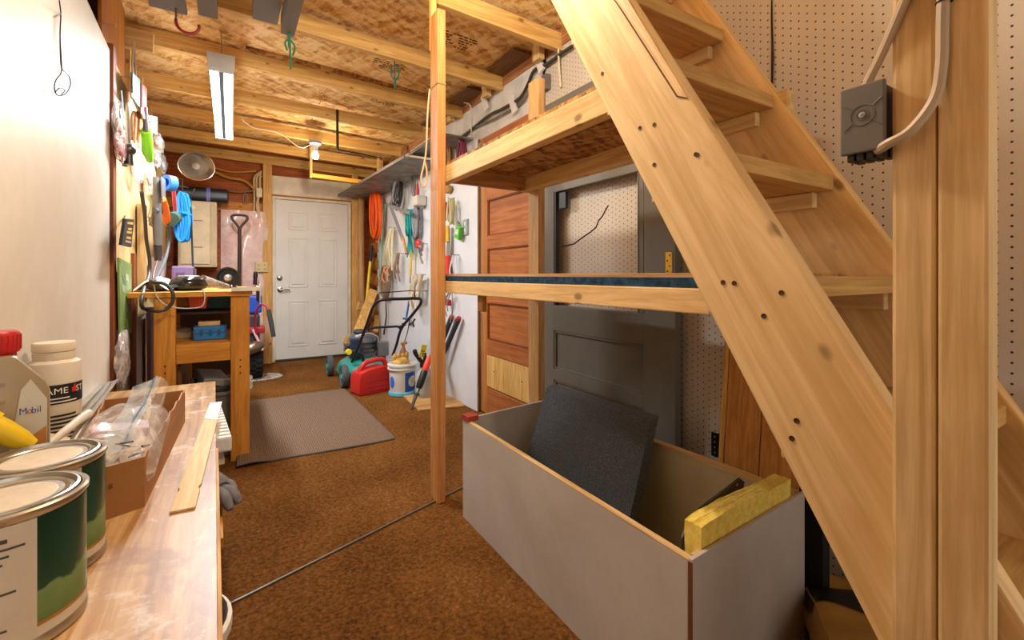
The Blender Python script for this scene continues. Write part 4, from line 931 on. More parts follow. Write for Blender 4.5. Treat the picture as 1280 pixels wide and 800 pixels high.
# under the top: tub, green crate, dark carton; on the shelf: blue case, pale box
def tubbed(name, label, cat, x0, x1, y0, y1, z0, z1, mat, taper=.02, lip=True):
    t = thing(name, label, cat, ((x0+x1)/2, (y0+y1)/2, z0)); tp = taper; w_ = .006
    b = MB()
    for q in range(4):
        pts_o = [(x0+tp, y0+tp), (x1-tp, y0+tp), (x1-tp, y1-tp), (x0+tp, y1-tp)]; pts_t = [(x0, y0), (x1, y0), (x1, y1), (x0, y1)]
        a, bb = pts_o[q], pts_o[(q+1) % 4]; at, bt_ = pts_t[q], pts_t[(q+1) % 4]
        cx, cy = (x0+x1)/2, (y0+y1)/2
        def ins(p): return (p[0]+(w_ if p[0] < cx else -w_), p[1]+(w_ if p[1] < cy else -w_))
        b._hex([(*a, z0), (*bb, z0), (*ins(bb), z0), (*ins(a), z0), (*at, z1), (*bt_, z1), (*ins(bt_), z1), (*ins(at), z1)])
    b.box(x0+tp, x1-tp, y0+tp, y1-tp, z0, z0+.005)
    b.build('body', mat, t)
    if lip:
        b = MB(); e = .010
        b.box(x0-e, x1+e, y0-e, y0+.002, z1-.016, z1+.001).box(x0-e, x1+e, y1-.002, y1+e, z1-.016, z1+.001).box(x0-e, x0+.002, y0-e, y1+e, z1-.016, z1+.001).box(x1-.002, x1+e, y0-e, y1+e, z1-.016, z1+.001)
        b.build('rim', mat, t, bevel=.003)
    return t
o = front(237, 372, 3.1); p = front(255, 386, 3.1)
tubbed('orange_tub', 'bright orange tub hanging shelf-high under the workbench top', 'tub', o.x, p.x+.02, 3.0, 3.2, .815, .882, plain('ff5a1c', .45), .008)
q = front(258, 372, 3.2); r_ = front(283, 386, 3.2)
tubbed('green_crate', 'dark green crate under the workbench top, right of the orange tub', 'crate', q.x, r_.x+.02, 3.1, 3.3, .81, .882, plain('1f4d46', .5), .004)
MBx = MB().box(WX0+.02, WX1-.02, 2.96, 3.36, .789, .80); tag(MBx.build('tray_shelf', plain('4a3a30', .7)), 'dark thin shelf board under the workbench top', 'board')
dk = thing('dark_carton', 'dark brown carton at the back of the workbench shelf', 'carton', (-.1, 3.6, .646))
MB().box(-.27, .06, 3.52, 3.80, .646, .785).build('body', plain('5c4335', .8), dk, bevel=.003)
q = MB().box(-.272, .062, 3.515, 3.805, .75, .7875).build('flap', plain('6e5242', .8), dk, bevel=.002)
c0, c1_ = front(242, 424, 2.99), front(283, 408, 2.99)
bc_ = thing('blue_case', 'blue plastic tool case on the workbench shelf', 'case', ((c0.x+c1_.x)/2, 3.0, .646))
MB().box(c0.x, c1_.x, 2.955, 3.06, .6465, .72).build('body', plain('1d6fb4', .4), bc_, bevel=.006)
MB().box(c0.x-.002, c1_.x+.002, 2.952, 3.063, .683, .690).build('seam', plain('155a96', .4), bc_, bevel=.002)
for xx in (c0.x+.03, c1_.x-.04, (c0.x+c1_.x)/2-.005): MB().box(xx, xx+.012, 2.948, 2.955, .672, .702).build('latch', plain('12497c', .4), bc_, bevel=.002)
tag(MB().box(c0.x+.02, c1_.x-.03, 2.99, 3.07, .7205, .744).build('pale_box', plain('cda878', .7), bevel=.003), 'flat tan box lying on the blue tool case', 'box')
c = front(225, 415, 3.1)
tag(MB().obox((c.x+.0, 3.15, .674), (.07, .12, .055), (0, 0, .3)).build('scrap_block', plain('9c7e62', .8), bevel=.004), 'tan wood scrap left of the blue tool case', 'block')
# on the floor under the workbench
gt = tubbed('gray_tote', 'open gray tote under the workbench', 'tote', -.20, .075, 2.93, 3.42, .0, .36, plain('6e6a66', .5), .035)
jr_ = random.Random(5)
for i, (lab, col, sz, pos, rot) in enumerate((('flat gray hose reel part on top of the tote heap', '83888a', (.13, .20, .04), (-.09, 3.05, .425), (.15, .2, .3)), ('long dark bar lying across the gray tote', '2f3134', (.20, .035, .03), (-.01, 2.98, .375), (0, -.1, .1)), ('dark angled bracket leaning in the gray tote', '4a4d4e', (.03, .20, .03), (-.14, 3.02, .36), (.5, .3, .4)), ('gray plate in the gray tote below the hose part', '75706b', (.14, .16, .02), (-.05, 3.2, .37), (-.2, .1, .2)), ('tan block at the right of the tote heap', 'a18b74', (.06, .1, .035), (.03, 3.05, .395), (.1, 0, -.3)))):
    tag(MB().obox(pos, sz, rot).build('scrap_part', plain(col, .5), bevel=.006), lab, 'scrap', 'scrap in the gray tote')
o = MB().box(-.235, -.218, 2.90, 3.40, 0, .53).build('scrap_board', plain('6f4526', .8), bevel=.002); tag(o, 'brown board standing under the workbench left leg', 'board')
wpb = thing('white_bucket', 'white plastic bucket standing behind the right workbench leg', 'bucket', (.02, 3.62, 0))
MB().lathe([(0, 0), (.115, 0), (.118, .005), (.135, .30), (.128, .30), (.112, .01), (0, .01)], (-.018, 3.56, 0), 32).build('body', WHITE, wpb, smooth=True)
for z in (.235, .26, .295): MB().lathe([(.13, z), (.145, z), (.146, z+.012), (.131, z+.012)], (-.018, 3.56, 0), 32).build('rim', WHITE, wpb, smooth=True)
# ================================================================== SNOW BLOWER BY THE DOOR
sbw = thing('snow_blower', 'small machine with chunky black tire and curved red handle', 'machine', (.21, 5.05, 0))
tc_ = Vector((.205, 5.05, .158))
MB().lathe([(.085, -.055), (.13, -.062), (.150, -.05), (.155, -.03), (.155, .03), (.150, .05), (.13, .062), (.085, .055)], tc_, 36, (0, R(90), 0)).build('tire', plain('1e2022', .8), sbw, smooth=True)
b = MB()
for k in range(22):
    a = 2*math.pi*k/22
    for s in (-1, 1):
        a2 = a+(.14 if s > 0 else 0); d = Vector((0, math.cos(a2), math.sin(a2)))
        b.obox(tc_+d*.157+Vector((s*.030, 0, 0)), (.05, .018, .014), (a2-R(90), 0, R(18*s)))
b.build('tread', plain('141518', .85), sbw)
MB().lathe([(0, -.06), (.03, -.06), (.086, -.04), (.086, .04), (0, .05)], tc_, 24, (0, R(90), 0)).build('rim', plain('8d8a86', .4, .5), sbw, smooth=True)
hub = Vector(WY(318, 434, 4.88))
MB().lathe([(0, -.07), (.045, -.07), (.055, -.05), (.058, .02), (.045, .04), (.03, .07), (0, .075)], hub, 24, (0, R(75), R(20))).build('muffler', plain('8f7a68', .35, .8), sbw, smooth=True)
MB().box(.02, .24, 4.98, 5.30, .30, .62).build('engine', plain('3a3436', .5), sbw, bevel=.02)
q = MB().box(.06, .28, 4.95, 5.15, .44, .50).build('cowl', plain('a5222c', .4), sbw, bevel=.012); q['label'] = 'red engine cowl'
q = MB().box(.04, .26, 5.02, 5.25, .63, .80).build('tank', plain('1f49b0', .45), sbw, bevel=.02); q['label'] = 'blue tank'
def yv(px, py, y): return Vector(WY(px, py, y))
bar = spline([yv(326, 440, 4.95), yv(322, 425, 4.92), yv(319, 405, 4.9), yv(320, 390, 4.86), yv(326, 381, 4.82), yv(332, 382, 4.80), yv(336, 389, 4.78)], 7)
q = MB().tube(bar, .010, 10).build('handle_bar', plain('a3243c', .4), sbw, smooth=True); q['label'] = 'curved red handle tube'
q = MB().tube([yv(335.5, 387, 4.78), yv(339, 404, 4.76), yv(342, 421, 4.74)], [.019, .021, .019], 12).build('grip', plain('38393b', .8), sbw, smooth=True); q['label'] = 'long dark gray foam grip'
q = MB().tube([yv(316, 412, 4.93), yv(322, 424, 4.9), yv(328, 438, 4.88)], .012, 8).build('lever', plain('c9a3a8', .4), sbw, smooth=True)
tag(MB().lathe([(0, 0), (.20, 0), (.205, .006), (.19, .012), (0, .008)], (.24, 5.03, .0005), 32, (0, 0, 0), 1.0, .8).build('drip_tray', film('tray_film', 'bdb5aa', .5)), 'clear plastic drip tray under the black tire', 'tray')
# ================================================================== BACK WALL
ep = thing('fuse_cabinet', 'beige metal electrical cabinet high on the back wall', 'cabinet', (-.3, 5.6, 1.2))
a = Vector(WY(222, 249, 5.52)); b_ = Vector(WY(271, 334, 5.52))
BEI = plain('cdb894', .45)
MB().box(a.x, b_.x, 5.535, YB+.015, b_.z, a.z).build('body', BEI, ep, bevel=.01)
dr = MB().box(a.x+.02, b_.x-.06, 5.522, 5.536, b_.z+.03, a.z-.02).build('door', plain('d3bf9c', .45), ep, bevel=.003)
MB().box(b_.x-.05, b_.x-.01, 5.526, 5.536, b_.z+.02, a.z-.02).build('side_rail', plain('c2ab84', .45), ep, bevel=.002)
for z in (.30, .70):
    zz = b_.z+(a.z-b_.z)*z; MB().box(a.x+.13, b_.x-.12, 5.518, 5.522, zz-.004, zz+.004).build('slot', plain('7d6c50', .6), dr)
q = MB().lathe([(0, 0), (.022, 0), (.022, .012), (0, .014)], (a.x+.12, 5.522, a.z-.07), 18, (R(90), 0, 0)).build('knob', plain('e2d5bb', .4), dr, smooth=True)
c = Vector(WY(255, 241, 5.55))
rd = thing('black_case', 'black rounded case lying on top of the beige cabinet', 'case', (c.x, 5.6, a.z))
MB().lathe([(0, -.20), (.06, -.20), (.075, -.19), (.075, .19), (.06, .20), (0, .20)], (c.x+.01, 5.65, a.z+.078), 24, (0, R(90), 0), 1.0, 1.0, 4).build('body', plain('26272b', .35), rd, smooth=True)
q = MB().lathe([(.0765, -.012), (.079, -.012), (.079, .022), (.0765, .022)], (c.x+.03, 5.65, a.z+.078), 24, (0, R(90), 0), 1, 1, 4).build('band', plain('6a6cb8', .4), rd, smooth=True); q['label'] = 'violet band'
# insulation with plastic film
ins = NT('insulation_pink'); nn = ins.noise(ins.coords((.5, .5, .12)), 2.5, 4, .55, .8); n2 = ins.noise(ins.coords(), 5, 3, .5)
f = ins.math('ADD', ins.math('MULTIPLY', nn, .6), ins.math('MULTIPLY', n2, .4)); ins.l(ins.ramp(f, [(.3, rgb('cc8d84')), (.48, rgb('e2b0a5')), (.62, rgb('ecc8be')), (.75, rgb('f2dcd3'))]), ins.b.inputs['Base Color']); ins.b.inputs['Roughness'].default_value = .5; ins.bump(n2, .7, .02)
i0, i1 = Vector(WY(276, 262, YB-.03)), Vector(WY(337, 456, YB-.03))
def insf(u, v):
    return Vector((i0.x+(i1.x-i0.x)*u, YB-.045-.02*math.sin(u*9+v*3)*math.sin(v*14)-.02*math.sin(math.pi*u), i0.z+(i1.z-i0.z)*v))
it = thing('insulation_batt', 'pink insulation under clear plastic left of the door', 'insulation', ((i0.x+i1.x)/2, YB-.03, .1))
MB().sheet(insf, 20, 44).build('batt', ins.m, it, smooth=True)
MB().sheet(lambda u, v: insf(u, v)+Vector((.0, -.012-.012*abs(math.sin(u*13+v*7)), .0)), 24, 44).build('film', film('vapor_film', 'f5ebe8', .34, .12, 3), it, smooth=True)
tag(MB().box(-.62, i0.x+.0, YB-.02, YB+.015, .1, 1.62).build('wall_board', wood('a3522a', '6f2f12', 'x', knots=False)), 'reddish board behind the beige cabinet', 'board')
c = Vector(WY(327, 334, YB-.09))
ob = thing('outlet_plate', 'cream outlet cover on the wall left of the door handle', 'outlet', (c.x, YB-.1, c.z-.06))
MB().box(c.x-.062, c.x+.062, YB-.10, YB-.012, c.z-.055, c.z+.055).build('plate', plain('c9b483', .5), ob, bevel=.006)
for dx in (-.03, .03):
    for dz in (-.022, .022): MB().box(c.x+dx-.008, c.x+dx+.008, YB-.1015, YB-.0995, c.z+dz-.006, c.z+dz+.006).build('socket', plain('8a774c', .6), ob)
c = Vector(WY(319, 350, YB-.2)); tag(MB().tube([c+Vector((0, 0, .09)), c+Vector((.005, 0, .05)), c, c+Vector((-.002, 0, -.05))], [.014, .024, .018, .022], 12).build('black_bottle', BLACK, smooth=True), 'small black bottle shape below the outlet cover', 'bottle')
# shovel hanging / standing
sv = thing('shovel', 'dark D-handled shovel standing at the back wall', 'shovel', (Vector(WY(299.5, 300, 5.5)).x, 5.55, 0))
s1 = Vector(WY(299.5, 286, 5.55)); s2 = Vector((s1.x-.004, 5.60, .30))
DK = plain('3a2a26', .45)
MB().tube([s1, s1.lerp(s2, .5), s2], [.017, .018, .018], 12).build('shaft', DK, sv, smooth=True)
dd = [s1, s1+Vector((-.030, 0, .05)), s1+Vector((-.068, 0, .10)), s1+Vector((-.062, 0, .135)), s1+Vector((0, 0, .145)), s1+Vector((.062, 0, .135)), s1+Vector((.068, 0, .10)), s1+Vector((.030, 0, .05)), s1]
MB().tube(spline(dd, 5), .013, 10).build('d_handle', DK, sv, smooth=True)
def blade(u, v): return Vector((s2.x+(u-.5)*.24*(1-.15*v), 5.60-.05*math.cos((u-.5)*2.2)+.05, .34-.335*v))
MB().sheet(blade, 10, 10, .004).build('blade', STEEL, sv, smooth=True)
# clamp work lamp at the top left
lc = Vector(WY(246, 208, 5.2)); ax = (R(-78), 0, R(16))
cl = thing('clamp_lamp', 'round silver reflector work lamp clamped under the far rafters', 'lamp', lc)
MB().lathe([(.02, .11), (.045, .10), (.09, .06), (.125, .0), (.130, -.004), (.122, -.002), (.086, .05), (.04, .085), (0, .09)], lc, 36, ax, 1.15, 1.0).build('reflector', plain('c4c0ba', .22, .9, .04), cl, smooth=True)
MB().lathe([(0, .09), (.018, .085), (.032, .05), (.030, .02), (.018, .006), (0, .0)], lc, 20, ax).build('bulb', plain('d9d6d0', .2, 0, .03), cl, smooth=True)
q = MB().tube([lc+Vector((-.03, .10, .02)), lc+Vector((-.05, .12, .09)), lc+Vector((-.055, .10, .14))], [.022, .020, .014], 10).build('clamp', BLACK, cl, smooth=True)
# conduit and romex on the back wall
BX = YB-.05
def bwp(pts, y): return [WY(p, q, y) for p, q in pts]
cable('conduit_pipe', bwp(((262, 212), (285, 222), (305, 226), (322, 240)), BX), .014, plain('c08a3c', .4), 'orange pipe slanting across the upper back wall', 'pipe')
cable('conduit_pipe', bwp(((268, 210), (290, 215), (320, 214)), BX), .008, plain('c9973f', .4), 'thin orange pipe level above the slanting pipe', 'pipe')
cable('cable', bwp(((282, 238), (300, 240), (322, 238)), BX), .010, plain('8a6a48', .4), 'brown cable level above the shovel handle')
for i, (a, b2) in enumerate(((318, 318), (321, 323), (325, 321))):
    cable('cable', bwp(((327, 214+3*i), (a, 222), (a, 240), (b2, 256), (b2-1+2*i, 272)), BX-.015*i), .011, plain('cdb48c', .5), ['beige cable bundle strand left, by the door stud top', 'beige cable bundle strand middle, by the door stud top', 'beige cable bundle strand right, by the door stud top'][i], 'cable', 'cable bundle by the door stud')
c = Vector(WY(324, 241, BX-.04)); tag(MB().box(c.x-.028, c.x+.028, BX-.06, BX-.01, c.z-.05, c.z+.05).build('connector_box', plain('d4c6a8', .5), bevel=.004), 'small cream connector box left of the door stud', 'electrical box')
c = Vector(WY(307, 249, BX)); pts = arc(c, .045, R(-60), R(240), 16, (.45, 0, 0), (0, 0, 1.4)); tag(MB().tube(pts, .006, 8).build('wire_hook', plain('a79c90', .35, .7), smooth=True), 'bent gray wire loop hanging above the shovel', 'hook')
for i, (x, z) in enumerate(((-.36, .0), (.02, .0))):
    pass
# ================================================================== RUG
rg = MB()
RP = [Vector((.030, 2.73, 0)), Vector((.846, 2.72, 0)), Vector((.838, 4.125, 0)), Vector((.07, 4.10, 0))]
def rugp(u, v):
    p = RP[0].lerp(RP[1], u).lerp(RP[3].lerp(RP[2], u), v)
    lift = .022*max(0, 1-((u-.06)/.12)**2)*max(0, 1-((v-.12)/.2)**2)
    return p+Vector((0, .012*math.sin(u*6)*(1-v), .009+lift+.0012*math.sin(u*11+v*7)))
rt = thing('floor_rug', 'brown ribbed mat lying on the orange-brown carpet', 'rug', (.45, 3.4, 0))
rg.sheet(rugp, 26, 30, .007).build('mat', rugmat(), rt, smooth=True)
edge = [rugp(u/26, 0) for u in range(27)]+[rugp(1, v/30) for v in range(1, 31)]+[rugp(1-u/26, 1) for u in range(1, 27)]+[rugp(0, 1-v/30) for v in range(1, 30)]
q = MB().tube([p+Vector((0, 0, -.0035)) for p in edge], .0065, 6, closed=True).build('binding', plain('5a544e', .7), rt, smooth=True); q['label'] = 'dark gray edge binding'
# ================================================================== LAWN MOWER
TEAL = plain('1d8a80', .35); TEALL = plain('3fb8a8', .4); TYRE = plain('4b4b4d', .8)
lm = thing('lawn_mower', 'teal push lawn mower with black bent handle by the door', 'lawn mower', (1.08, 4.5, 0))
deck = MB(); prof = [(0, .205), (.10, .205), (.17, .19), (.225, .155), (.25, .12), (.258, .075), (.250, .07)]
deck.lathe([(r, z) for r, z in prof], (1.09, 4.50, 0), 36, (0, 0, 0), .86, 1.22, 3.2).build('deck', TEAL, lm, smooth=True)
MB().lathe([(.256, .066), (.264, .066), (.264, .082), (.256, .082)], (1.09, 4.50, 0), 36, (0, 0, 0), .86, 1.22, 3.2).build('deck_rim', plain('16685f', .4), lm, smooth=True)
for x, y, r in ((.835, 4.77, .10), (.855, 4.20, .10), (1.345, 4.77, .10), (1.345, 4.22, .10)):
    s = -1 if x < 1 else 1; c = Vector((x, y, r))
    t = MB().lathe([(r*.68, -.022), (r*.94, -.026), (r, -.016), (r, .016), (r*.94, .026), (r*.68, .022)], c, 30, (0, R(90), 0)).build('wheel', TYRE, lm, smooth=True)
    q = MB().lathe([(0, -.012), (r*.2, -.026), (r*.24, -.012), (r*.60, -.010), (r*.70, -.024), (r*.70, .022), (0, .02)], c, 30, (0, R(-90*s)+R(180), 0) if s > 0 else (0, R(90), 0)).build('hub', TEALL, t, smooth=True)
MB().lathe([(0, .20), (.12, .20), (.125, .24), (.10, .25), (.10, .265), (.12, .27), (.12, .28), (.10, .285), (.10, .30), (.12, .305), (.12, .315), (.10, .32), (.10, .34), (.125, .35), (.125, .40), (.10, .43), (0, .435)], (1.09, 4.52, 0), 28).build('engine', plain('6d7076', .4, .3), lm, smooth=True)
b = MB()
for z in (.265, .285, .305, .322): b.box(.93, 1.0, 4.43, 4.60, z, z+.008)
b.build('cooling_fins', plain('4b4e55', .4, .5), lm)
MB().box(1.16, 1.24, 4.46, 4.62, .26, .36).build('fuel_tank', plain('2c2f36', .4), lm, bevel=.02)
q = MB().box(1.20, 1.30, 4.34, 4.40, .22, .36).build('exhaust_guard', plain('8b8e92', .4, .7), lm, bevel=.01)
MB().lathe([(0, .436), (.06, .436), (.07, .45), (.05, .47), (0, .475)], (1.07, 4.52, 0), 24).build('starter_cap', plain('3c4048', .4), lm, smooth=True)
MB().box(.95, 1.05, 4.36, 4.42, .23, .40).build('air_filter', plain('23314f', .45), lm, bevel=.012)
MB().tube(spline([(1.0, 4.40, .42), (1.10, 4.38, .44), (1.2, 4.40, .40), (1.22, 4.44, .30)], 5), .010, 8).build('fuel_line', plain('b9babc', .3, .7), lm, smooth=True)
c = Vector(WY(435.5, 440, 4.32)); q = MB().lathe([(0, -.012), (.026, -.012), (.030, 0), (.026, .016), (0, .018)], c, 16, (R(80), 0, R(20))).build('oil_cap', plain('e6d01e', .4), lm, smooth=True); q['label'] = 'bright yellow knob'
MB().tube(spline([c+Vector((.02, .01, 0)), c+Vector((.07, .0, .0)), c+Vector((.12, -.02, -.04)), c+Vector((.13, -.02, -.10))], 6), .012, 8).build('hose', BLACK, lm, smooth=True)
HB = plain('25262b', .4, .2)
def hp_(px, py, y): return Vector(WY(px, py, y))
Lb = [hp_(440, 452, 4.28), hp_(447, 436, 4.12), hp_(458, 407, 3.82), hp_(466, 385, 3.58), hp_(474, 376, 3.49), hp_(486, 374, 3.47), hp_(505, 373.5, 3.47), hp_(520, 373, 3.48), hp_(526, 374.5, 3.50), hp_(525, 381, 3.56), hp_(515, 394, 3.72), hp_(504, 407, 3.86), hp_(499, 418, 3.98), hp_(496, 430, 4.12), hp_(491, 444, 4.27)]
MB().tube(spline(Lb, 6), .0125, 10).build('handle', HB, lm, smooth=True)
MB().tube(spline([hp_(459, 411, 3.85), hp_(470, 409.5, 3.85), hp_(488, 408.5, 3.86), hp_(498, 408.5, 3.87), hp_(501, 413, 3.9)], 6), .010, 8).build('cross_bar', HB, lm, smooth=True)
MB().tube(spline([hp_(474, 366, 3.42), hp_(490, 365, 3.42), hp_(514, 363.5, 3.42), hp_(518, 366, 3.44), hp_(518.5, 374, 3.47)], 6), .0045, 6).build('bail_lever', HB, lm, smooth=True)
b = MB(); c = hp_(503, 408, 3.86); b.tube([c+Vector((-.03, 0, .0)), c+Vector((.03, 0, .012))], .008, 6).tube([c+Vector((0, -.0, -.02)), c+Vector((0, 0, .03))], .006, 6); c = hp_(516, 403, 3.75); b.tube([c+Vector((-.03, 0, -.02)), c, c+Vector((.02, 0, .03))], .008, 6); b.tube([c, c+Vector((.01, 0, -.04))], .007, 6); b.build('wing_nuts', BLACK, lm)
MB().tube(spline([hp_(513, 395, 3.72), hp_(508, 420, 3.9), hp_(497, 448, 4.1)], 6), .004, 6).build('control_cable', BLACK, lm)
# ================================================================== GAS CAN
gc = thing('gas_can', 'red plastic gasoline can on the carpet beside the bucket', 'gas can', (1.03, 3.92, 0))
gx0, gx1, gy, gd_ = .845+.02, 1.165, 3.90, .10
RC = plain('c02a26', .35, 0, .05)
ga = R(14)
gm_ = Matrix.Rotation(ga, 3, 'Z')
def gp(x, y, z): return Vector((1.022, 3.93, 0))+gm_ @ Vector((x, y, z))
side = [(-.150, .012), (-.140, 0), (.145, 0), (.155, .012), (.150, .19), (.138, .212), (.105, .262), (.085, .27), (-.045, .262), (-.075, .25), (-.125, .195), (-.148, .13)]
hole = [(-.045, .212), (.082, .222), (.10, .232), (.088, .248), (-.025, .243), (-.05, .226)]
b = MB()
low = [(-.150, .012), (-.140, 0), (.145, 0), (.155, .012), (.150, .19), (.128, .205), (.085, .218), (-.045, .208), (-.085, .2), (-.128, .185), (-.148, .13)]
b.prism([gp(x, -.085, z) for x, z in low], gm_ @ Vector((0, .17, 0)))
b.build('body', RC, gc, bevel=.022, smooth=True)
hnd = spline([gp(-.105, 0, .188), gp(-.085, 0, .225), gp(-.055, 0, .252), gp(0, 0, .262), gp(.06, 0, .268), gp(.105, 0, .262), gp(.128, 0, .238), gp(.138, 0, .195)], 6)
MB().tube(hnd, .021, 12).build('handle', RC, gc, smooth=True)
MB().prism([gp(x, -.0865, z) for x, z in ((-.10, .03), (.125, .03), (.122, .17), (.08, .185), (-.06, .18), (-.105, .14))], gm_ @ Vector((0, .004, 0))).build('side_emboss', RC, gc, bevel=.0015)
b = MB()
for z in (.055, .10): b.prism([gp(-.085, -.0885, z), gp(.11, -.0885, z+.003), gp(.11, -.0885, z+.007), gp(-.085, -.0885, z+.004)], gm_ @ Vector((0, .003, 0)))
b.build('emboss_line', plain('9c1f1c', .4), gc)
# ================================================================== LABELLED BUCKET
bk_ = thing('label_bucket', 'white bucket with blue label holding gloves, by the mower', 'bucket', (1.235, 3.72, 0)); B0 = Vector((1.225, 3.72, 0))
MB().lathe([(0, .012), (.098, .012), (.101, .02), (.108, .265), (.101, .265), (.094, .025), (0, .025)], B0, 36).build('body', plain('d9d8d4', .4), bk_, smooth=True)
for z in (.215, .245): MB().lathe([(.105, z), (.121, z), (.122, z+.012), (.106, z+.012)], B0, 36).build('rim', plain('dedcd6', .4), bk_, smooth=True)
q = MB().lathe([(0, 0), (.104, 0), (.112, .006), (.110, .028), (.10, .03), (0, .03)], B0, 36).build('foot', plain('52b4d8', .4), bk_, smooth=True); q['label'] = 'light blue bottom'
A = math.atan2(-B0.y, -B0.x)
def bpnt(a, z, o): r = .1005+(z-.02)*.0286+o; return B0+Vector((math.cos(A+a)*r, math.sin(A+a)*r, z))
lb = MB().sheet(lambda u, v: bpnt(R(12)+R(80)*u, .035+.16*v, .0008), 14, 4).build('blue_label', plain('1f56b0', .4), bk_, smooth=True)
q = MB().sheet(lambda u, v: bpnt(R(52)+.42*(.02+u*.98)*math.cos(v*6.2832), .118+.046*(.02+u*.98)*math.sin(v*6.2832), .0014), 5, 28).build('label_disc', plain('d6cfc4', .45), lb, smooth=True); q['label'] = 'pale round emblem'
tm = text_mb('T', .05, lambda x, y: bpnt(R(48)+x/.106, .118+y, .002)); tm.build('lettering', plain('7d7a78', .5), lb)
q = MB().sheet(lambda u, v: bpnt(R(-52)+.26*(.02+u*.98)*math.cos(v*6.2832), .115+.05*(.02+u*.98)*math.sin(v*6.2832), .0012), 5, 24).build('blue_oval', plain('2b6ad0', .4), bk_, smooth=True)
gv = plain('c9a25e', .9, 0, .2, .1, 30)
b = MB(); base = B0+Vector((-.02, -.02, .262))
b.ball(base+Vector((0, 0, .0)), (.075, .07, .06)); 
for i in range(4): b.tube(spline([base+Vector((-.05+.032*i, 0, .02)), base+Vector((-.055+.034*i, -.01, .06)), base+Vector((-.055+.036*i, -.015, .085+.008*(i % 2)))], 4), [.018]*6+[.015, .012, .008], 10)
tag(b.build('leather_glove', gv, smooth=True), 'tan leather glove stuffed in the blue-labelled bucket', 'glove')
b = MB(); base = B0+Vector((.02, .03, .25)); b.tube([base, base+Vector((0, 0, .10)), base+Vector((0, 0, .14)), base+Vector((.0, 0, .17))], [.028, .026, .012, .016], 12); b.tube([base+Vector((-.02, 0, .165)), base+Vector((.03, 0, .175))], .013, 8)
tag(b.build('wooden_bottle', plain('9a6e48', .5), smooth=True), 'small brown stoppered bottle behind the tan glove', 'bottle')
# pressure sprayer
c = Vector(WZ(531, 496, 0)); sp_ = thing('pump_sprayer', 'white pump sprayer jug with black head and yellow tag', 'sprayer', c)
MB().lathe([(0, 0), (.068, 0), (.078, .012), (.080, .06), (.074, .12), (.080, .15), (.066, .20), (.034, .235), (.030, .25), (0, .25)], c, 28).build('tank', plain('aeada6', .4), sp_, smooth=True)
MB().lathe([(0, .245), (.040, .245), (.042, .275), (.03, .29), (.014, .30), (.014, .36), (0, .36)], c, 22).build('pump_head', BLACK, sp_, smooth=True)
MB().tube(spline([c+Vector((-.01, -.02, .28)), c+Vector((-.05, -.03, .31)), c+Vector((-.085, -.03, .36)), c+Vector((-.10, -.03, .40))], 5), [.016]*10+[.018]*5+[.012], 10).build('trigger_grip', BLACK, sp_, smooth=True)
q = MB().obox(c+Vector((-.035, -.05, .385)), (.055, .004, .10), (R(8), R(12), R(20))).build('tag_card', plain('e0cf2a', .5), sp_); q['label'] = 'yellow caution tag'
ink = MB()
for i in range(4): ink.obox(c+Vector((-.037+.004*i, -.0535, .405-.02*i)), (.036, .002, .007), (R(8), R(12), R(20)))
ink.build('tag_print', plain('4a4416', .6), q)
MB().tube(spline([c+Vector((.02, -.02, .33)), c+Vector((.06, -.03, .37)), c+Vector((.085, -.02, .33)), c+Vector((.07, -.03, .24))], 6), .012, 8).build('hose', plain('b7b9b6', .5), sp_, smooth=True)
q = MB().obox(c+Vector((.055, -.05, .30)), (.06, .004, .035), (0, R(20), R(10))).build('yellow_band', plain('d7c42e', .5), sp_)
# slim tool with orange and black grip
t0, t1 = Vector(WZ(514, 511, .004)), None
e1 = Vector(WY(534, 455, 3.32)); 
tl_ = thing('garden_tool', 'slim gray tool with orange and black grip beside the post', 'tool', t0)
ax_ = e1-t0
MB().tube([t0, t0+ax_*.2, t0+ax_*.5, t0+ax_*.52], [.010, .014, .016, .012], 10).build('shaft', plain('6d6f72', .4, .6), tl_, smooth=True)
q = MB().tube([t0+ax_*.45, t0+ax_*.55, t0+ax_*.8, t0+ax_*.86], [.022, .028, .028, .022], 12).build('grip', BLACK, tl_, smooth=True)
q = MB().tube([t0+ax_*.84, t0+ax_*.9, t0+ax_*1.12, t0+ax_*1.18], [.022, .026, .024, .015], 12).build('trigger_body', plain('e2462a', .4), tl_, smooth=True); q['label'] = 'orange-red body'
MB().tube([t0+ax_*.3, t0+ax_*.34], [.026, .026], 10).build('collar', plain('4a4b4e', .4, .4), tl_)
# plywood scrap on the floor by the right wall
b = MB().prism([WZ(503, 495, .001), WZ(523, 514, .001), WZ(580, 509, .001), WZ(576, 503, .001), WZ(545, 490, .001)], (0, 0, .010))
tag(b.build('plywood_scrap', wood('c79a62', '9a6c38', 'x', knots=False)), 'flat plywood scrap on the carpet behind the tall post', 'board')
b = MB().beam(WX(566, 505, 1.45), WX(575, 507, 1.40), .03, .02); 
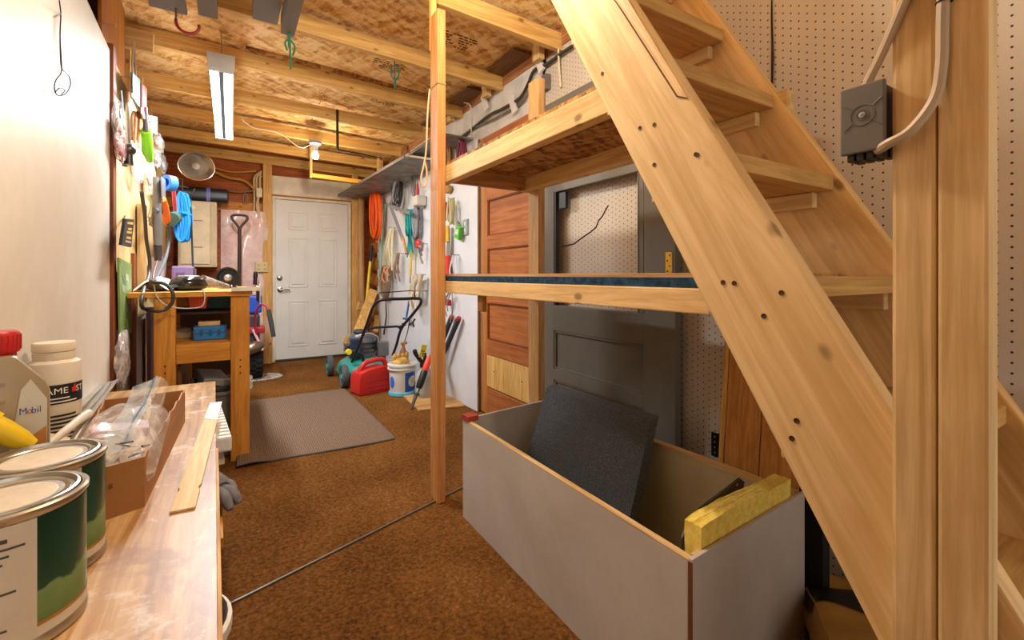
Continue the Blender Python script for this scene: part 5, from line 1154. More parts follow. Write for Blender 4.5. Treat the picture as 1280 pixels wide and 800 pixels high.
# lopper with dark handles
lo = thing('lopping_shears', 'long-handled shears with red-tipped dark grips at the white wall', 'shears', (1.46, 3.15, 0))
j = Vector((1.40, 3.31, .10))
for (ax0, ay0), w_ in (((565, 395), 0), ((574, 397), 1)):
    e = Vector(WX(ax0, ay0, 1.49)); s = Vector(WX(548+4*w_, 440+8*w_, 1.45)) if True else j
    d = (e-s).normalized()
    MB().tube([j, s], [.010, .012], 8).build('handle_shaft', plain('777a7d', .4, .6), lo, smooth=True)
    MB().tube([s, e-d*.02], [.019, .021], 14).build('grip', plain('3b3f45', .8), lo, smooth=True)
    q = MB().tube([e-d*.022, e], [.022, .019], 14).build('grip_end', plain('b02a22', .5), lo, smooth=True); q['label'] = 'red grip end'
MB().prism([j+Vector((0, -.02, .02)), j+Vector((0, .03, .02)), j+Vector((0, .04, -.09)), j+Vector((0, -.0, -.098))], (.006, 0, 0)).build('blade', STEEL, lo)
# scrap planks and yellow-handled tool in the corner by the door
def plank(p0, p1, w_, t, mat, label, side=(1, 0, 0)):
    return tag(MB().beam(p0, p1, w_, t, side).build('scrap_plank', mat, bevel=.003), label, 'plank', 'scrap planks by the door')
PLP = wood('d6aa66', 'a8773a', 'z', knots=False)
plank(WY(444, 424, 5.05), WY(467, 363, 5.45), .10, .035, PLP, 'longer leaning scrap plank behind the mower, right of the door')
plank(WY(447, 382, 5.38), WY(462, 387, 5.46), .09, .03, PLP, 'short crosswise plank nailed on the leaning scrap', (0, 0, 1))
plank(WY(432, 424, 5.25), WY(442, 428, 5.28), .10, .06, PLP, 'small block end at the foot of leaning scrap', (0, 0, 1))
plank(WY(469, 415, 5.32), WY(472, 395, 5.5), .06, .03, PLP, 'narrow plank standing right of the leaning scrap')
yh = thing('yellow_pole_tool', 'yellow-handled tool with black grip leaning in the corner', 'tool', Vector(WY(460, 370, 5.4)))
MB().tube([WY(458, 378, 5.42), WY(461, 345, 5.50), WY(463, 326, 5.54)], .016, 12).build('shaft', plain('e0c21a', .4), yh, smooth=True)
q = MB().tube([WY(463, 327, 5.54), WY(464.5, 307, 5.58)], [.020, .017], 12).build('grip', BLACK, yh, smooth=True)
# ================================================================== THINGS HANGING ON THE RIGHT WALL
def coil(name, c, rx, rz, turns, r, mat, label, cat, x, seed=1, gap=.012, tie=None, group=None, kmin=.35):
    rr = random.Random(seed); pts = []
    n = 26
    for t in range(turns):
        ox, oz = rr.uniform(-.16, .16), rr.uniform(-.10, .10); k = rr.uniform(kmin, 1.0)
        for i in range(n):
            a = 2*math.pi*i/n+math.pi/2
            pts.append((x-.012-gap*(t % 4)-.004*math.sin(a*2+t), c[1]+rx*(k*math.cos(a)+ox*.6*(1-math.sin(a))), c[2]+rz*(math.sin(a)*(1-.12*ox)+oz*(1-math.sin(a))*.5)))
    th = thing(name, label, cat, (x, c[1], c[2]+rz), group)
    MB().tube(pts, r, 6).build('coil', mat, th, smooth=True)
    if tie: q = MB().tube([(x-.012-gap*2, c[1]-rx*.55, c[2]+tie), (x-.012-gap*2, c[1]+rx*.55, c[2]+tie-.01)], r*2.4, 8).build('tie', mat, th, smooth=True)
    MB().tube([(x+.004, c[1], c[2]+rz+.01), (x-.05, c[1], c[2]+rz-.006), (x-.055, c[1], c[2]+rz+.012)], .004, 6).build('hook', STEEL, th)
    return th
XW = 1.515
c = WX(470.5, 268, 1.44); coil('orange_cable', c, .20, .29, 11, .0105, plain('f2601c', .45), 'bright orange extension cord coil hanging by the log corner', 'cord', 1.46, 3, .016)
c = WX(499, 236, XW); coil('wire_coil', c, .17, .21, 6, .0055, plain('55565a', .4), 'gray wire coil hanging behind the pruning saw', 'wire', XW, 5, kmin=.6)
c = WX(501, 232, XW); coil('wire_coil', (c[0], c[1]-.10, c[2]+.01), .10, .20, 3, .0065, plain('3d3e40', .5), 'dark hanging cable loops right of the pruning saw', 'wire', XW-.03, 9, kmin=.7)
c = WX(521, 224, XW); coil('wire_coil', c, .06, .17, 3, .005, plain('77777a', .4), 'thin gray wire loops with red handle hanging under the near shelf', 'wire', XW, 11)
c = WX(515.5, 278, XW); rp_ = coil('teal_rope', c, .055, .12, 8, .009, plain('189a98', .6), 'teal rope hank hanging on the white wall', 'rope', XW, 21, .014, -.05)
b = MB()
for i in range(6):
    s = Vector((XW-.03, c[1]-.02+.008*i, c[2]-.10)); b.tube(spline([s, s+Vector((0, -.01+.012*(i-3), -.10)), s+Vector((0, .012*(i-3)*2, -.20-.02*(i % 3)))], 5), .008, 6)
b.build('tail', plain('189a98', .6), rp_, smooth=True)
c = WX(525, 278, XW); coil('gray_rope', c, .065, .14, 8, .009, plain('8b8c94', .7), 'gray rope coil hanging right of the teal rope', 'rope', XW, 31, .012)
c = WX(530, 252, XW); tag(MB().box(XW-.09, XW+.01, c[1]-.055, c[1]+.075, c[2]-.045, c[2]+.05).build('hose_bundle', plain('cfc9bd', .5), bevel=.02), 'pale plastic roll hooked on wall left of the tall post', 'roll')
c = WX(523, 238, XW-.04); tag(MB().tube([(XW-.05, c[1], c[2]+.06), (XW-.05, c[1], c[2]), (XW-.05, c[1]+.01, c[2]-.07)], [.010, .017, .015], 10).build('screwdriver', plain('c8303a', .4), smooth=True), 'small red handle hanging below the near metal shelf', 'handle')
# pruning saw with wooden grip
ps = thing('pruning_saw', 'long gray two-bar pruning tool with wooden grip on the wall', 'tool', WX(492, 260, XW-.03))
def rp3(px, py, o=.135): return Vector(WX(px, py, XW-o))
MB().tube([rp3(496, 220, -.02), rp3(496, 220, .14)], .006, 6).build('nail', STEEL, ps)
b = MB().beam(rp3(496, 218), rp3(488, 258), .006, .058, (1, 0, 0)); b.build('upper_bar', plain('7c7e88', .45, .2), ps, bevel=.001)
MB().beam(rp3(487, 254), rp3(503, 298), .006, .055, (1, 0, 0)).build('lower_bar', plain('7a7c86', .45, .2), ps, bevel=.001)
MB().beam(rp3(484, 256, .142), rp3(512, 266, .142), .006, .034, (1, 0, 0)).build('cross_bar', plain('8c8e94', .4, .5), ps, bevel=.001)
MB().tube([rp3(503, 297), rp3(504.5, 301), rp3(508, 314), rp3(508.5, 317)], [.016, .013, .013, .019], 10).build('grip', wood('b98a5c', '8a5a30', 'z', knots=False), ps, smooth=True)
# strap bundle, ropes and tools lower on the white wall
def strands(name, label, cat, tops, bots, n, r, mat, x, seed, group=None):
    rr = random.Random(seed); b = MB(); A0_, A1_ = Vector(WX(*tops[0], x)), Vector(WX(*tops[1], x)); B0_, B1_ = Vector(WX(*bots[0], x)), Vector(WX(*bots[1], x))
    for i in range(n):
        u = (i+.5)/n; s = A0_.lerp(A1_, u)+Vector((rr.uniform(-.03, 0), 0, 0)); e = B0_.lerp(B1_, u)+Vector((rr.uniform(-.05, -.01), rr.uniform(-.035, .035), rr.uniform(-.07, .06)))
        m = s.lerp(e, .5)+Vector((rr.uniform(-.03, -.005), rr.uniform(-.045, .045), rr.uniform(-.03, .03))); b.tube(spline([s, m, e], 6), r*rr.uniform(.6, .95), 6)
    th = thing(name, label, cat, A0_.lerp(A1_, .5), group)
    b.build('strands', mat, th, smooth=True)
    m = A0_.lerp(A1_, .5); MB().tube([m+Vector((1.56-x, 0, 0)), m+Vector((-.04, 0, .004))], .004, 6).build('nail', STEEL, th)
    return th
strands('rope_hank', 'cream rope hank hanging above the coiled hose on the wall', 'rope', ((488, 285), (493, 285)), ((479, 334), (497, 334)), 9, .010, plain('d8cfae', .8), XW-.02, 2)
strands('twine_strand', 'thin green cord hanging beside the log corner', 'cord', ((481, 255), (483, 255)), ((478, 340), (484, 345)), 3, .006, plain('7fa88a', .7), XW-.01, 4)
strands('peach_rope', 'peach-orange rope end below the cream rope hank', 'rope', ((483, 333), (490, 333)), ((481, 347), (492, 347)), 6, .012, plain('cf8f68', .8), XW-.05, 7)
c = WX(487, 352, XW); coil('brown_hose', (c[0], c[1], c[2]), .12, .17, 6, .015, plain('84705a', .6), 'brown hose loop hanging above the mower handle', 'hose', XW-.02, 41, kmin=.85)
strands('hand_tools', 'small brown and gray hand tool hanging right of the hose loop', 'tool', ((498, 316), (503, 318)), ((497, 342), (502, 345)), 4, .010, plain('8a6f58', .5), XW-.02, 12)
yp = thing('yellow_level', 'yellow bar tool hanging below the teal rope', 'tool', WX(513, 330, XW-.03))
MB().beam(WX(514.5, 313, XW-.03), WX(513, 345, XW-.03), .014, .03, (1, 0, 0)).build('bar', plain('d8b52a', .45), yp, bevel=.003)
MB().beam(WX(513, 345, XW-.03), WX(512.5, 354, XW-.03), .008, .012, (1, 0, 0)).build('tip', STEEL, yp)
bq = thing('blue_clamp', 'blue bar clamp hanging behind the mower handle', 'clamp', WX(512, 380, XW-.03))
MB().beam(WX(508, 396, XW-.03), WX(513, 368, XW-.03), .014, .026, (1, 0, 0)).build('bar', plain('2c69b0', .45), bq, bevel=.003)
MB().beam(WX(505, 398, XW-.035), WX(510, 399, XW-.035), .02, .03, (0, 0, 1)).build('jaw', plain('24528c', .45), bq, bevel=.003)
c = WX(523, 305, XW-.03); rc_ = thing('red_clamp', 'small red spring clamp left of the tall post', 'clamp', c)
MB().ball(Vector(c), (.025, .035, .045)).build('body', plain('e0302c', .4), rc_, smooth=True); MB().tube([Vector(c)+Vector((0, .02, .02)), Vector(c)+Vector((0, .07, .05))], .012, 8).build('jaw', plain('47304a', .5), rc_, smooth=True)
strands('chain', 'gray hanging chain right of the red clamp', 'chain', ((529, 305), (532, 305)), ((528, 326), (532, 322)), 3, .009, plain('8a8680', .4, .5), XW-.02, 14)
strands('glove_bundle', 'bundle of pale tan work gloves hanging behind the mower', 'gloves', ((520, 345), (531, 342)), ((518, 378), (528, 372)), 8, .020, plain('b5a58c', .85), XW-.04, 16)
strands('string_tangle', 'cream string tangle below the hanging gloves', 'string', ((518, 362), (527, 366)), ((518, 385), (526, 388)), 8, .006, plain('dcd2ba', .8), XW-.08, 18)
tag(MB().tube([WX(482, 372, XW-.02), WX(483, 395, XW-.02), WX(480, 418, XW-.02)], [.006, .008, .012], 8).build('thin_rod', plain('4c4e56', .4, .4), smooth=True), 'thin dark rod hanging behind the mower left bar', 'rod')
def qp(c, u, w_, h): return [c+Vector((0, -w_/2, -h/2)), c+Vector((0, w_/2, -h/2)), c+Vector((0, w_/2, h/2)), c+Vector((0, -w_/2, h/2))]
# right of the post, in the shelf gap
c = WX(567, 198, XW); coil('cable_loop', c, .07, .13, 5, .009, plain('b08a58', .6), 'tan cable loop hanging over the upper shelf left end', 'cable', XW-.02, 51)
c = WX(585, 196, XW); coil('cable_loop', c, .05, .11, 5, .007, plain('8a3a58', .5), 'red and purple cable loop right of the tan loop', 'cable', XW-.02, 53)
c = WX(563, 265, XW); coil('cord_loop', c, .04, .07, 4, .009, plain('c23a34', .5), 'red cord loop hanging between the two shelves', 'cord', XW-.02, 55)
c = WX(571, 265, XW); coil('cord_loop', c, .05, .10, 4, .007, plain('d5d3a0', .5), 'pale yellow-green cord loop between the two shelves', 'cord', XW-.02, 57)
c = WX(563, 237, XW); tag(MB().ball(Vector(c)+Vector((-.02, 0, 0)), (.03, .05, .035)).build('sponge', plain('c49a58', .9, 0, .2), smooth=True), 'tan sponge lump hanging just under the upper shelf', 'sponge')
c = Vector(WX(577, 291, XW)); gr = thing('green_packet', 'bright green packet hanging beside the wall outlet', 'packet', c)
MB().obox(c+Vector((-.025, 0, 0)), (.03, .075, .10), (R(18), 0, 0)).build('packet', plain('57b83a', .45), gr, bevel=.006); q = MB().obox(c+Vector((-.042, -.005, .005)), (.003, .05, .04), (R(18), 0, 0)).build('packet_label', plain('c8e0b8', .5), gr); q['label'] = 'pale label on the packet'
MB().tube([c+Vector((0, 0, .05)), c+Vector((-.02, .02, .09)), c+Vector((0, .05, .08))], .004, 6).build('loop', plain('3c7a2c', .5), gr)
c = Vector(WX(583, 284, 1.525)); oc = thing('outlet_plate', 'gray outlet plate on the white wall between the shelves', 'outlet', c)
MB().box(1.512, 1.53, c.y-.035, c.y+.035, c.z-.06, c.z+.06).build('plate', plain('9aa4a6', .5), oc, bevel=.004)
for dz in (-.025, .025): MB().box(1.510, 1.5125, c.y-.012, c.y+.012, c.z+dz-.014, c.z+dz+.014).build('socket', plain('d8dcdc', .5), oc, bevel=.001)
rs = thing('red_hand_saw', 'red-handled saw hanging beside the tall post above the shelf', 'saw', WX(561, 335, XW-.03))
MB().prism([WX(558, 320, XW-.02), WX(563, 319, XW-.02), WX(563, 350, XW-.02), WX(557, 352, XW-.02)], (-.02, 0, 0)).build('handle', plain('d8362c', .4), rs, bevel=.006)
MB().prism([WX(560, 285, XW-.025), WX(562.5, 285, XW-.025), WX(563, 320, XW-.025), WX(558, 320, XW-.025)], (-.003, 0, 0)).build('blade', plain('a9adb0', .35, .7), rs)
q = MB().prism([WX(558.5, 282, XW-.03), WX(562, 282, XW-.03), WX(562, 302, XW-.03), WX(558.5, 303, XW-.03)], (-.012, 0, 0)).build('sheath', plain('d8b024', .45), rs, bevel=.003); q['label'] = 'yellow sheath end'
tag(MB().obox(Vector(WX(560, 378, XW-.03)), (.04, .05, .05), (.2, 0, 0)).build('red_reel', plain('d43a2c', .45), bevel=.01), 'small red reel hanging under the middle shelf by the post', 'reel')
strands('cord_strands', 'white cord strands hanging at the wall under the outlet', 'cord', ((568, 318), (572, 320)), ((572, 352), (579, 352)), 4, .006, plain('cfd2d4', .6), XW-.02, 61)
strands('cord_strands', 'gray cords hanging under the middle shelf behind the post', 'cord', ((563, 366), (568, 366)), ((562, 398), (567, 396)), 4, .007, plain('8d9094', .6), XW-.02, 63)
# metal shelves high on the right wall
sh = thing('metal_shelf', 'long gray metal ledge high on right wall toward the door', 'shelf', (1.34, 4.6, 1.93))
MB()._hex([(1.10, 5.75, 1.945), (1.527, 5.75, 1.94), (1.527, 3.56, 1.94), (1.19, 3.56, 1.945), (1.10, 5.75, 1.957), (1.527, 5.75, 1.953), (1.527, 3.56, 1.953), (1.19, 3.56, 1.957)]).build('sheet', plain('8e8a84', .5, .3, .25), sh)
MB().beam((1.10, 5.75, 1.955), (1.19, 3.56, 1.955), .006, .026).build('folded_edge', plain('6f6c68', .45, .5), sh)
sh = thing('metal_shelf', 'shorter gray metal ledge high on wall behind the post', 'shelf', (1.40, 3.3, 2.0))
MB().box(1.27, 1.527, 3.0, 3.66, 2.0, 2.012).build('sheet', plain('8e8a84', .5, .3, .25), sh); MB().box(1.266, 1.272, 3.0, 3.66, 1.995, 2.02).build('folded_edge', plain('6f6c68', .45, .5), sh)
# ================================================================== OVERHEAD ODDS AND ENDS
GRP = stained('gray_paint_board', '77736f', '5d5a58', .4, 3, .5, .05)
def hang_board(label, x0, x1, y0, y1, z0, z1, bevel=.003):
    t = thing('gray_board', label, 'board', ((x0+x1)/2, (y0+y1)/2, z0), 'gray boards stored under the rafters')
    MB().box(x0, x1, y0, y1, z0, z1).build('plank', GRP, t, bevel=bevel)
    for yy in (1.5, 2.049): MB().box((x0+x1)/2-.015, (x0+x1)/2+.015, yy-.02, yy+.018, z1-.001, 2.347 if yy > 2 else 2.43).build('hanger', PINE_Z, t)
    return t
hang_board('wide gray board overhead at the far left, above the red hook', -.30, -.165, 1.3, 2.50, 2.165, 2.19)
hang_board('narrow gray block left of the wide overhead board', -.44, -.315, 1.3, 2.50, 2.19, 2.21)
hang_board('second gray overhead board, right of the red hook', -.125, -.05, 1.3, 2.50, 2.18, 2.27)
hang_board('dark gray overhead board in front of the second rafter', .09, .20, 1.3, 2.55, 2.25, 2.34)
hang_board('steep gray overhead plank hanging lowest over the room', .205, .265, 1.2, 2.45, 2.165, 2.26)
c = Vector(WY(220, 12, 2.46))
hk = thing('red_hook', 'red-coated steel hook under the wide overhead board', 'hook', c)
MB().tube([c+Vector((0, 0, .03)), c+Vector((0, 0, -.045))], .004, 8).build('shank', plain('7a6f66', .4, .6), hk)
MB().tube([c+Vector((0, 0, -.04))]+arc(c+Vector((.042, 0, -.05)), .042, R(180), R(370), 14), .0062, 8).build('bend', plain('8d1f22', .4), hk, smooth=True)
GRN = plain('1f6a50', .5)
def green_hook(px, py0, py1, y, label, up):
    a, b = Vector(WY(px, py0, y)), Vector(WY(px+2, py1, y)); m = MB(); L = (a-b).length; t = thing('green_hook', label, 'hook', a, 'green coated hooks on the rafters')
    s = 1 if up else -1
    for dx, k in ((-.018, .55), (.002, 1.0), (.022, .65)):
        e0 = b.lerp(a, .22) if up else a.lerp(b, .25)
        e1 = (b.lerp(a, k)+Vector((dx, 0, 0))) if up else (a.lerp(b, k)+Vector((dx*.6, 0, 0)))
        m.tube(spline([e0, e0.lerp(e1, .4)+Vector((dx*.8, 0, 0)), e1], 5), .0045, 8)
    m.build('prongs', GRN, t, smooth=True)
    q = MB().tube([b, b.lerp(a, .3)] if up else [a, a.lerp(b, .45)], .007, 8).build('tip', GRN, t, smooth=True)
green_hook(361, 36, 86, 2.42, 'dark green coated hook below the steep gray plank', False)
green_hook(492, 64, 112, 2.77, 'dark green coated hook with upright prongs left of the tall post', True)
t0 = Vector(WY(421.5, 137, 3.96)); t1 = Vector(WY(422, 187, 3.96))
rb = thing('metal_rod', 'dark upright metal rod hanging from a rafter, with thin arm', 'rod', t1)
MB().tube([t0, t1], .0105, 10).build('upright', plain('3a3836', .4, .6), rb, smooth=True)
MB().tube([t1, WY(450, 192, 3.96), WY(478, 198, 3.96)], .0055, 8).build('arm', plain('3a3836', .4, .6), rb, smooth=True)
YLIT = wood('e6b04a', 'c98d2c', 'x', knots=False)  # yellow light on the wood is put into its base color
wf = thing('hanging_crossbar', 'wooden hanging crossbar with yellow light in its color, right of the bare bulb', 'frame', WY(388, 219, 5.0))
a, b_, c = WY(388, 219, 5.0), WY(475, 231, 5.0), WY(388, 180, 5.0)
MB().beam(a, b_, .05, .042, (0, 1, 0)).build('crossbar', YLIT, wf, bevel=.003)
MB().beam((a[0]+.005, 5.0, a[2]-.03), (a[0]+.005, 5.0, 2.30), .022, .035, (1, 0, 0)).build('hanger', PINE_Z, wf, bevel=.002)
MB().beam((b_[0]-.02, 5.0, b_[2]), (b_[0]-.02, 5.0, 2.30), .022, .035, (1, 0, 0)).build('hanger', PINE_Z, wf, bevel=.002)
cable('wire_run', [WY(302, 148, 4.25), WY(306, 153, 4.3), WY(318, 160, 4.35), WY(335, 163, 4.42), WY(352, 168, 4.5), WY(375, 184, 4.53), WY(391, 180, 4.53)], .0045, plain('d8cdb8', .5), 'pale lamp cord running from tube light to the bulb', 'cord')
# printed stamp marks on the roof deck (unreadable ink blocks)
rs_ = random.Random(11)
def stamp(px, py, y0, n, label):
    c = WY(px, py, y0); z = 2.42-.012*(c[1]-3.3)-.0
    m = MB()
    return m
# ================================================================== LEFT WALL: THINGS ON NAILS
def L3(px, py, off=.03): return Vector(WL(px, py, off))
wlp_ = [L3(74, 0, .006), L3(76, 18, .006), L3(75, 45, .006), L3(77, 82, .006), L3(76, 92, .008), L3(70, 100, .01), L3(68, 110, .01), L3(72, 119, .012), L3(82, 117, .012), L3(88, 106, .012), L3(86, 95, .01), L3(79, 88, .01), L3(76, 80, .008), L3(75, 50, .008), L3(76, 18, .008)]
wlo = thing('wire_loop', 'black wire loop hanging on the white wall sheet', 'wire', L3(76, 18, .01))
MB().tube(spline(wlp_, 6), .0016, 6).build('loop', BLACK, wlo, smooth=True)
MB().tube(spline([L3(70, 114, .012), L3(75, 110, .014), L3(81, 113, .014), L3(76, 119, .014)], 6), .0014, 6).build('small_curl', BLACK, wlo, smooth=True)
MB().tube([L3(76, 18, -.004), L3(76, 17, .02)], .002, 6).build('nail', STEEL, wlo)
for i, (p, q) in enumerate(((121, 28), (147, 95), (151, 112))):
    a = L3(p, q, -.01); b2 = a+Vector((.055, .0, .004)); n_ = thing('nail', ['long nail sticking out at the top corner of white sheet', 'long nail high on the pale tool panel, upper one', 'long nail high on the pale tool panel, lower one'][i], 'nail', a, 'nails on the left wall')
    MB().tube([a, b2], .0018, 6).build('shank', plain('a08a6a', .35, .8), n_); MB().tube([b2, b2+Vector((.002, 0, 0))], .005, 8).build('head', plain('c0a880', .35, .8), n_)
def card(name, label, cat, quad, t, mat, off=.03, group=None, bevel=.0015):
    P = [L3(p, q, off) for p, q in quad]
    th = thing(name, label, cat, (P[0]+P[2])/2, group)
    MB().prism(P, (t, 0, 0)).build('card', mat, th, bevel=bevel)
    return th, P
def blob(u, v, c, sx, sy, sz, k, sd):
    a, b = u*2*math.pi, (v-.5)*math.pi
    r = 1+k*math.sin(a*3+sd)*math.cos(b*4+sd*2)+k*.6*math.sin(a*7-b*5+sd)
    return c+Vector((sx*math.cos(b)*math.cos(a)*r, sy*math.cos(b)*math.sin(a)*r, sz*math.sin(b)*r))
def plastic_bag(label, px, py, off, sx, sy, sz, filmm, sd, inner=None, inlab='contents'):
    c = L3(px, py, off); th = thing('plastic_bag', label, 'bag', c+Vector((0, 0, -sz)), 'small plastic bags hung on the tool panel')
    b = MB().sheet(lambda u, v: blob(u, v, c, sx, sy, sz, .16, sd), 22, 14)
    b.build('pouch', filmm, th, smooth=True)
    MB().tube([c+Vector((0, 0, sz*.9)), c+Vector((-off-.01, 0, sz*1.15))], [.012, .005], 8).build('gathered_top', filmm, th, smooth=True)
    if inner: MB().ball(c+Vector((0, 0, -sz*.25)), (sx*.6, sy*.6, sz*.45), 8).build('contents', inner, th, smooth=True)
    return th
BAGF = film('clear_bag', 'd8d6d6', .24); BAGP = film('pinkish_bag', 'd6c4c0', .36)
plastic_bag('clear plastic bag at top left of the tool panel by dark trim', 149, 152, .03, .018, .10, .085, BAGF, 1, plain('b08a68', .6))
plastic_bag('pink-tinted plastic bag below the top clear bag', 151, 182, .03, .018, .11, .07, film('rose_bag', 'd9a8a8', .5), 2, plain('b87a78', .6))
plastic_bag('large crumpled clear bag left of the orange handle', 172, 205, .035, .022, .15, .10, BAGP, 3)
plastic_bag('large crumpled whitish bag behind the gray tool', 187, 217, .04, .022, .18, .11, BAGP, 4, plain('d8b0a6', .7))
plastic_bag('plastic bag with orange contents beside the wall studs', 199, 179, .055, .028, .15, .06, BAGF, 5, plain('e08438', .6))
plastic_bag('clear bag with blue print below the orange one', 204, 205, .05, .022, .15, .07, BAGF, 6, plain('9fb0d0', .6))
plastic_bag('clear bag hanging above the blue tape roll', 196, 196, .04, .022, .14, .07, BAGF, 8, plain('8b8684', .5))
def rod(name, label, cat, pts, r, mat, group=None):
    return tag(MB().tube(pts, r, 8).build(name, mat, smooth=True), label, cat, group)
rod('file', 'long gray steel file hanging left on the tool panel', 'file', [L3(151, 113, .03), L3(152, 140, .03), L3(156, 208, .03)], [.004, .010, .011], plain('8c8f93', .35, .7), 'steel rods on the tool panel')
rod('file', 'shiny steel rod hanging beside the long gray file', 'rod', [L3(159, 128, .035), L3(160, 160, .035), L3(161, 185, .035)], [.006, .010, .010], plain('c0c3c6', .25, .9), 'steel rods on the tool panel')
bk2 = thing('ball_tool', 'dark round-ended metal tool below the shiny rod', 'tool', L3(161, 190, .05))
MB().ball(L3(161, 187, .05), (.028, .028, .028)).build('ball', plain('5c5854', .35, .8), bk2, smooth=True); MB().tube([L3(161, 190, .05), L3(161, 206, .05)], [.015, .018], 10).build('neck', plain('4a4644', .4, .8), bk2, smooth=True)
for i, (p, lab) in enumerate(((167, 'tan leather strap loop on the tool panel, left one'), (172, 'tan leather strap loop on the tool panel, right one'))):
    a = [L3(p-2, 175, .03), L3(p-2.5, 155, .035), L3(p-.5, 141, .04), L3(p+2, 143, .045), L3(p+2, 160, .045), L3(p+1, 178, .045)]
    tag(MB().tube(spline(a, 6), .0065, 8).build('strap_loop', plain('a8754a', .7), smooth=True), lab, 'strap', 'strap loops on the tool panel')
th, P = card('packet', 'blue and red hanging packet high on the tool panel', 'packet', ((163, 90), (172, 99), (174, 137), (163, 122)), .010, plain('3a8fb8', .4), .05)
q = MB().prism([L3(165, 93, .061), L3(171, 99, .061), L3(171, 112, .061), L3(165, 108, .061)], (.003, 0, 0)).build('red_panel', plain('cf3a30', .4), th); q['label'] = 'red printed panel'
q = MB().prism([L3(164, 116, .061), L3(173, 124, .061), L3(173, 128, .061), L3(164, 121, .061)], (.003, 0, 0)).build('label_band', plain('e4c8a0', .4), th)
MB().tube([L3(166, 92, .055), L3(165, 75, .05), L3(168, 52, .045)], .004, 6).tube([L3(170, 96, .055), L3(169, 75, .05), L3(168, 52, .045)], .003, 6).build('hanging_wires', plain('c9c6c0', .3, .7), th)
th, P = card('packet', 'red and white hanging packet behind the blue one', 'packet', ((175, 104), (181, 110), (180, 150), (175, 140)), .010, plain('c2473c', .4), .06)
q = MB().prism([L3(176, 134, .071), L3(180, 142, .071), L3(180, 149, .071), L3(176, 141, .071)], (.003, 0, 0)).build('white_panel', plain('e2dcd6', .4), th)
th, P = card('label_packet', 'white packet with blue print beside the wall stud', 'packet', ((185, 144), (194, 146), (194, 168), (186, 164)), .012, plain('dcd6d0', .4), .07)
q = MB().prism([L3(185.5, 146, .083), L3(193.5, 148, .083), L3(193.5, 153, .083), L3(185.5, 151, .083)], (.003, 0, 0)).build('blue_print', plain('2f4aa8', .4), th)
kn = thing('green_knife', 'lime green sheathed pruning knife on the tool panel', 'knife', L3(183, 175, .07))
MB().tube([L3(182.5, 163, .075), L3(183, 166, .075), L3(184.5, 190, .075), L3(187, 201, .075)], [.022, .026, .026, .015], 12).build('sheath', plain('7ccf22', .4), kn, smooth=True)
q = MB().tube([L3(182, 134, .075), L3(182, 150, .075), L3(182.5, 164, .075)], [.008, .012, .014], 10).build('handle', plain('4d4a52', .5), kn, smooth=True)
gr = thing('caulking_gun', 'long gray caulking gun hanging over the cable', 'tool', L3(196, 270, .09))
MB().tube([L3(196, 222, .10), L3(196, 262, .10), L3(197, 306, .10)], [.020, .022, .021], 14).build('barrel', plain('77787c', .4, .4), gr, smooth=True)
q = MB().tube([L3(197, 306, .10), L3(197.5, 318, .10), L3(197.5, 326, .10)], [.022, .021, .017], 12).build('end_cap', plain('3a3638', .5), gr, smooth=True)
oh = thing('keyhole_saw', 'gray-bladed saw with bright orange handle', 'saw', L3(205, 260, .12))
MB().tube([L3(203.5, 249, .125), L3(205, 258, .125), L3(208, 275, .125), L3(209, 279, .125)], [.018, .024, .024, .017], 12).build('handle', plain('ee7a1e', .4), oh, smooth=True)
MB().prism([L3(200, 220, .125), L3(206, 225, .125), L3(206, 249, .125), L3(202, 249, .125)], (.004, 0, 0)).build('blade', plain('8c8f94', .35, .6), oh)
c = L3(212, 229, .14); tp = thing('tape_roll', 'blue masking tape roll hanging above the blue rope', 'tape', c)
MB().lathe([(.028, -.024), (.052, -.024), (.052, .024), (.028, .024), (.028, -.024)], c, 28, (R(90), R(0), R(-50))).build('roll', plain('2f77d8', .5), tp, smooth=True)
rod('red_rod', 'thin red rod between the blue tape and the blue rope', 'rod', [L3(217, 237, .15), L3(218, 250, .15), L3(219, 263, .15)], .012, plain('d84a62', .4))
gcn = thing('green_nozzle', 'dark green nozzle hanging left of the blue rope', 'nozzle', L3(219, 270, .15)); MB().tube([L3(214, 274, .15), L3(219, 271, .15), L3(226, 272, .15)], [.045, .04, .012], 12).build('cone', plain('2f4a3c', .5), gcn, smooth=True)
# blue rope coil
rr = random.Random(8); bc0 = Vector(WY(229, 271, 4.6)); pts = []
for t in range(18):
    ox = rr.uniform(-.025, .025); k = rr.uniform(.15, 1.0)
    for i in range(22):
        a = 2*math.pi*i/22+math.pi/2; pts.append(bc0+Vector((.052*k*math.cos(a)*(1-.35*math.sin(a) if math.sin(a) > 0 else 1)+ox, -.02+.006*t+.004*math.sin(a*3), .205*math.sin(a)*(.9+.1*k))))
br_ = thing('blue_rope', 'bright blue rope hank hanging above the workbench', 'rope', bc0+Vector((0, 0, .2)))
MB().tube(pts, .0085, 6).build('coil', plain('1e86dd', .5), br_, smooth=True)
MB().tube([bc0+Vector((-.05, 0, .02)), bc0+Vector((.0, -.05, .03)), bc0+Vector((.05, 0, .02))], .012, 8).build('wrap', plain('1e86dd', .5), br_, smooth=True)
hb = thing('hook_rack', 'dark wire hook rack above the blue rope', 'rack', bc0+Vector((0, 0, .2)))
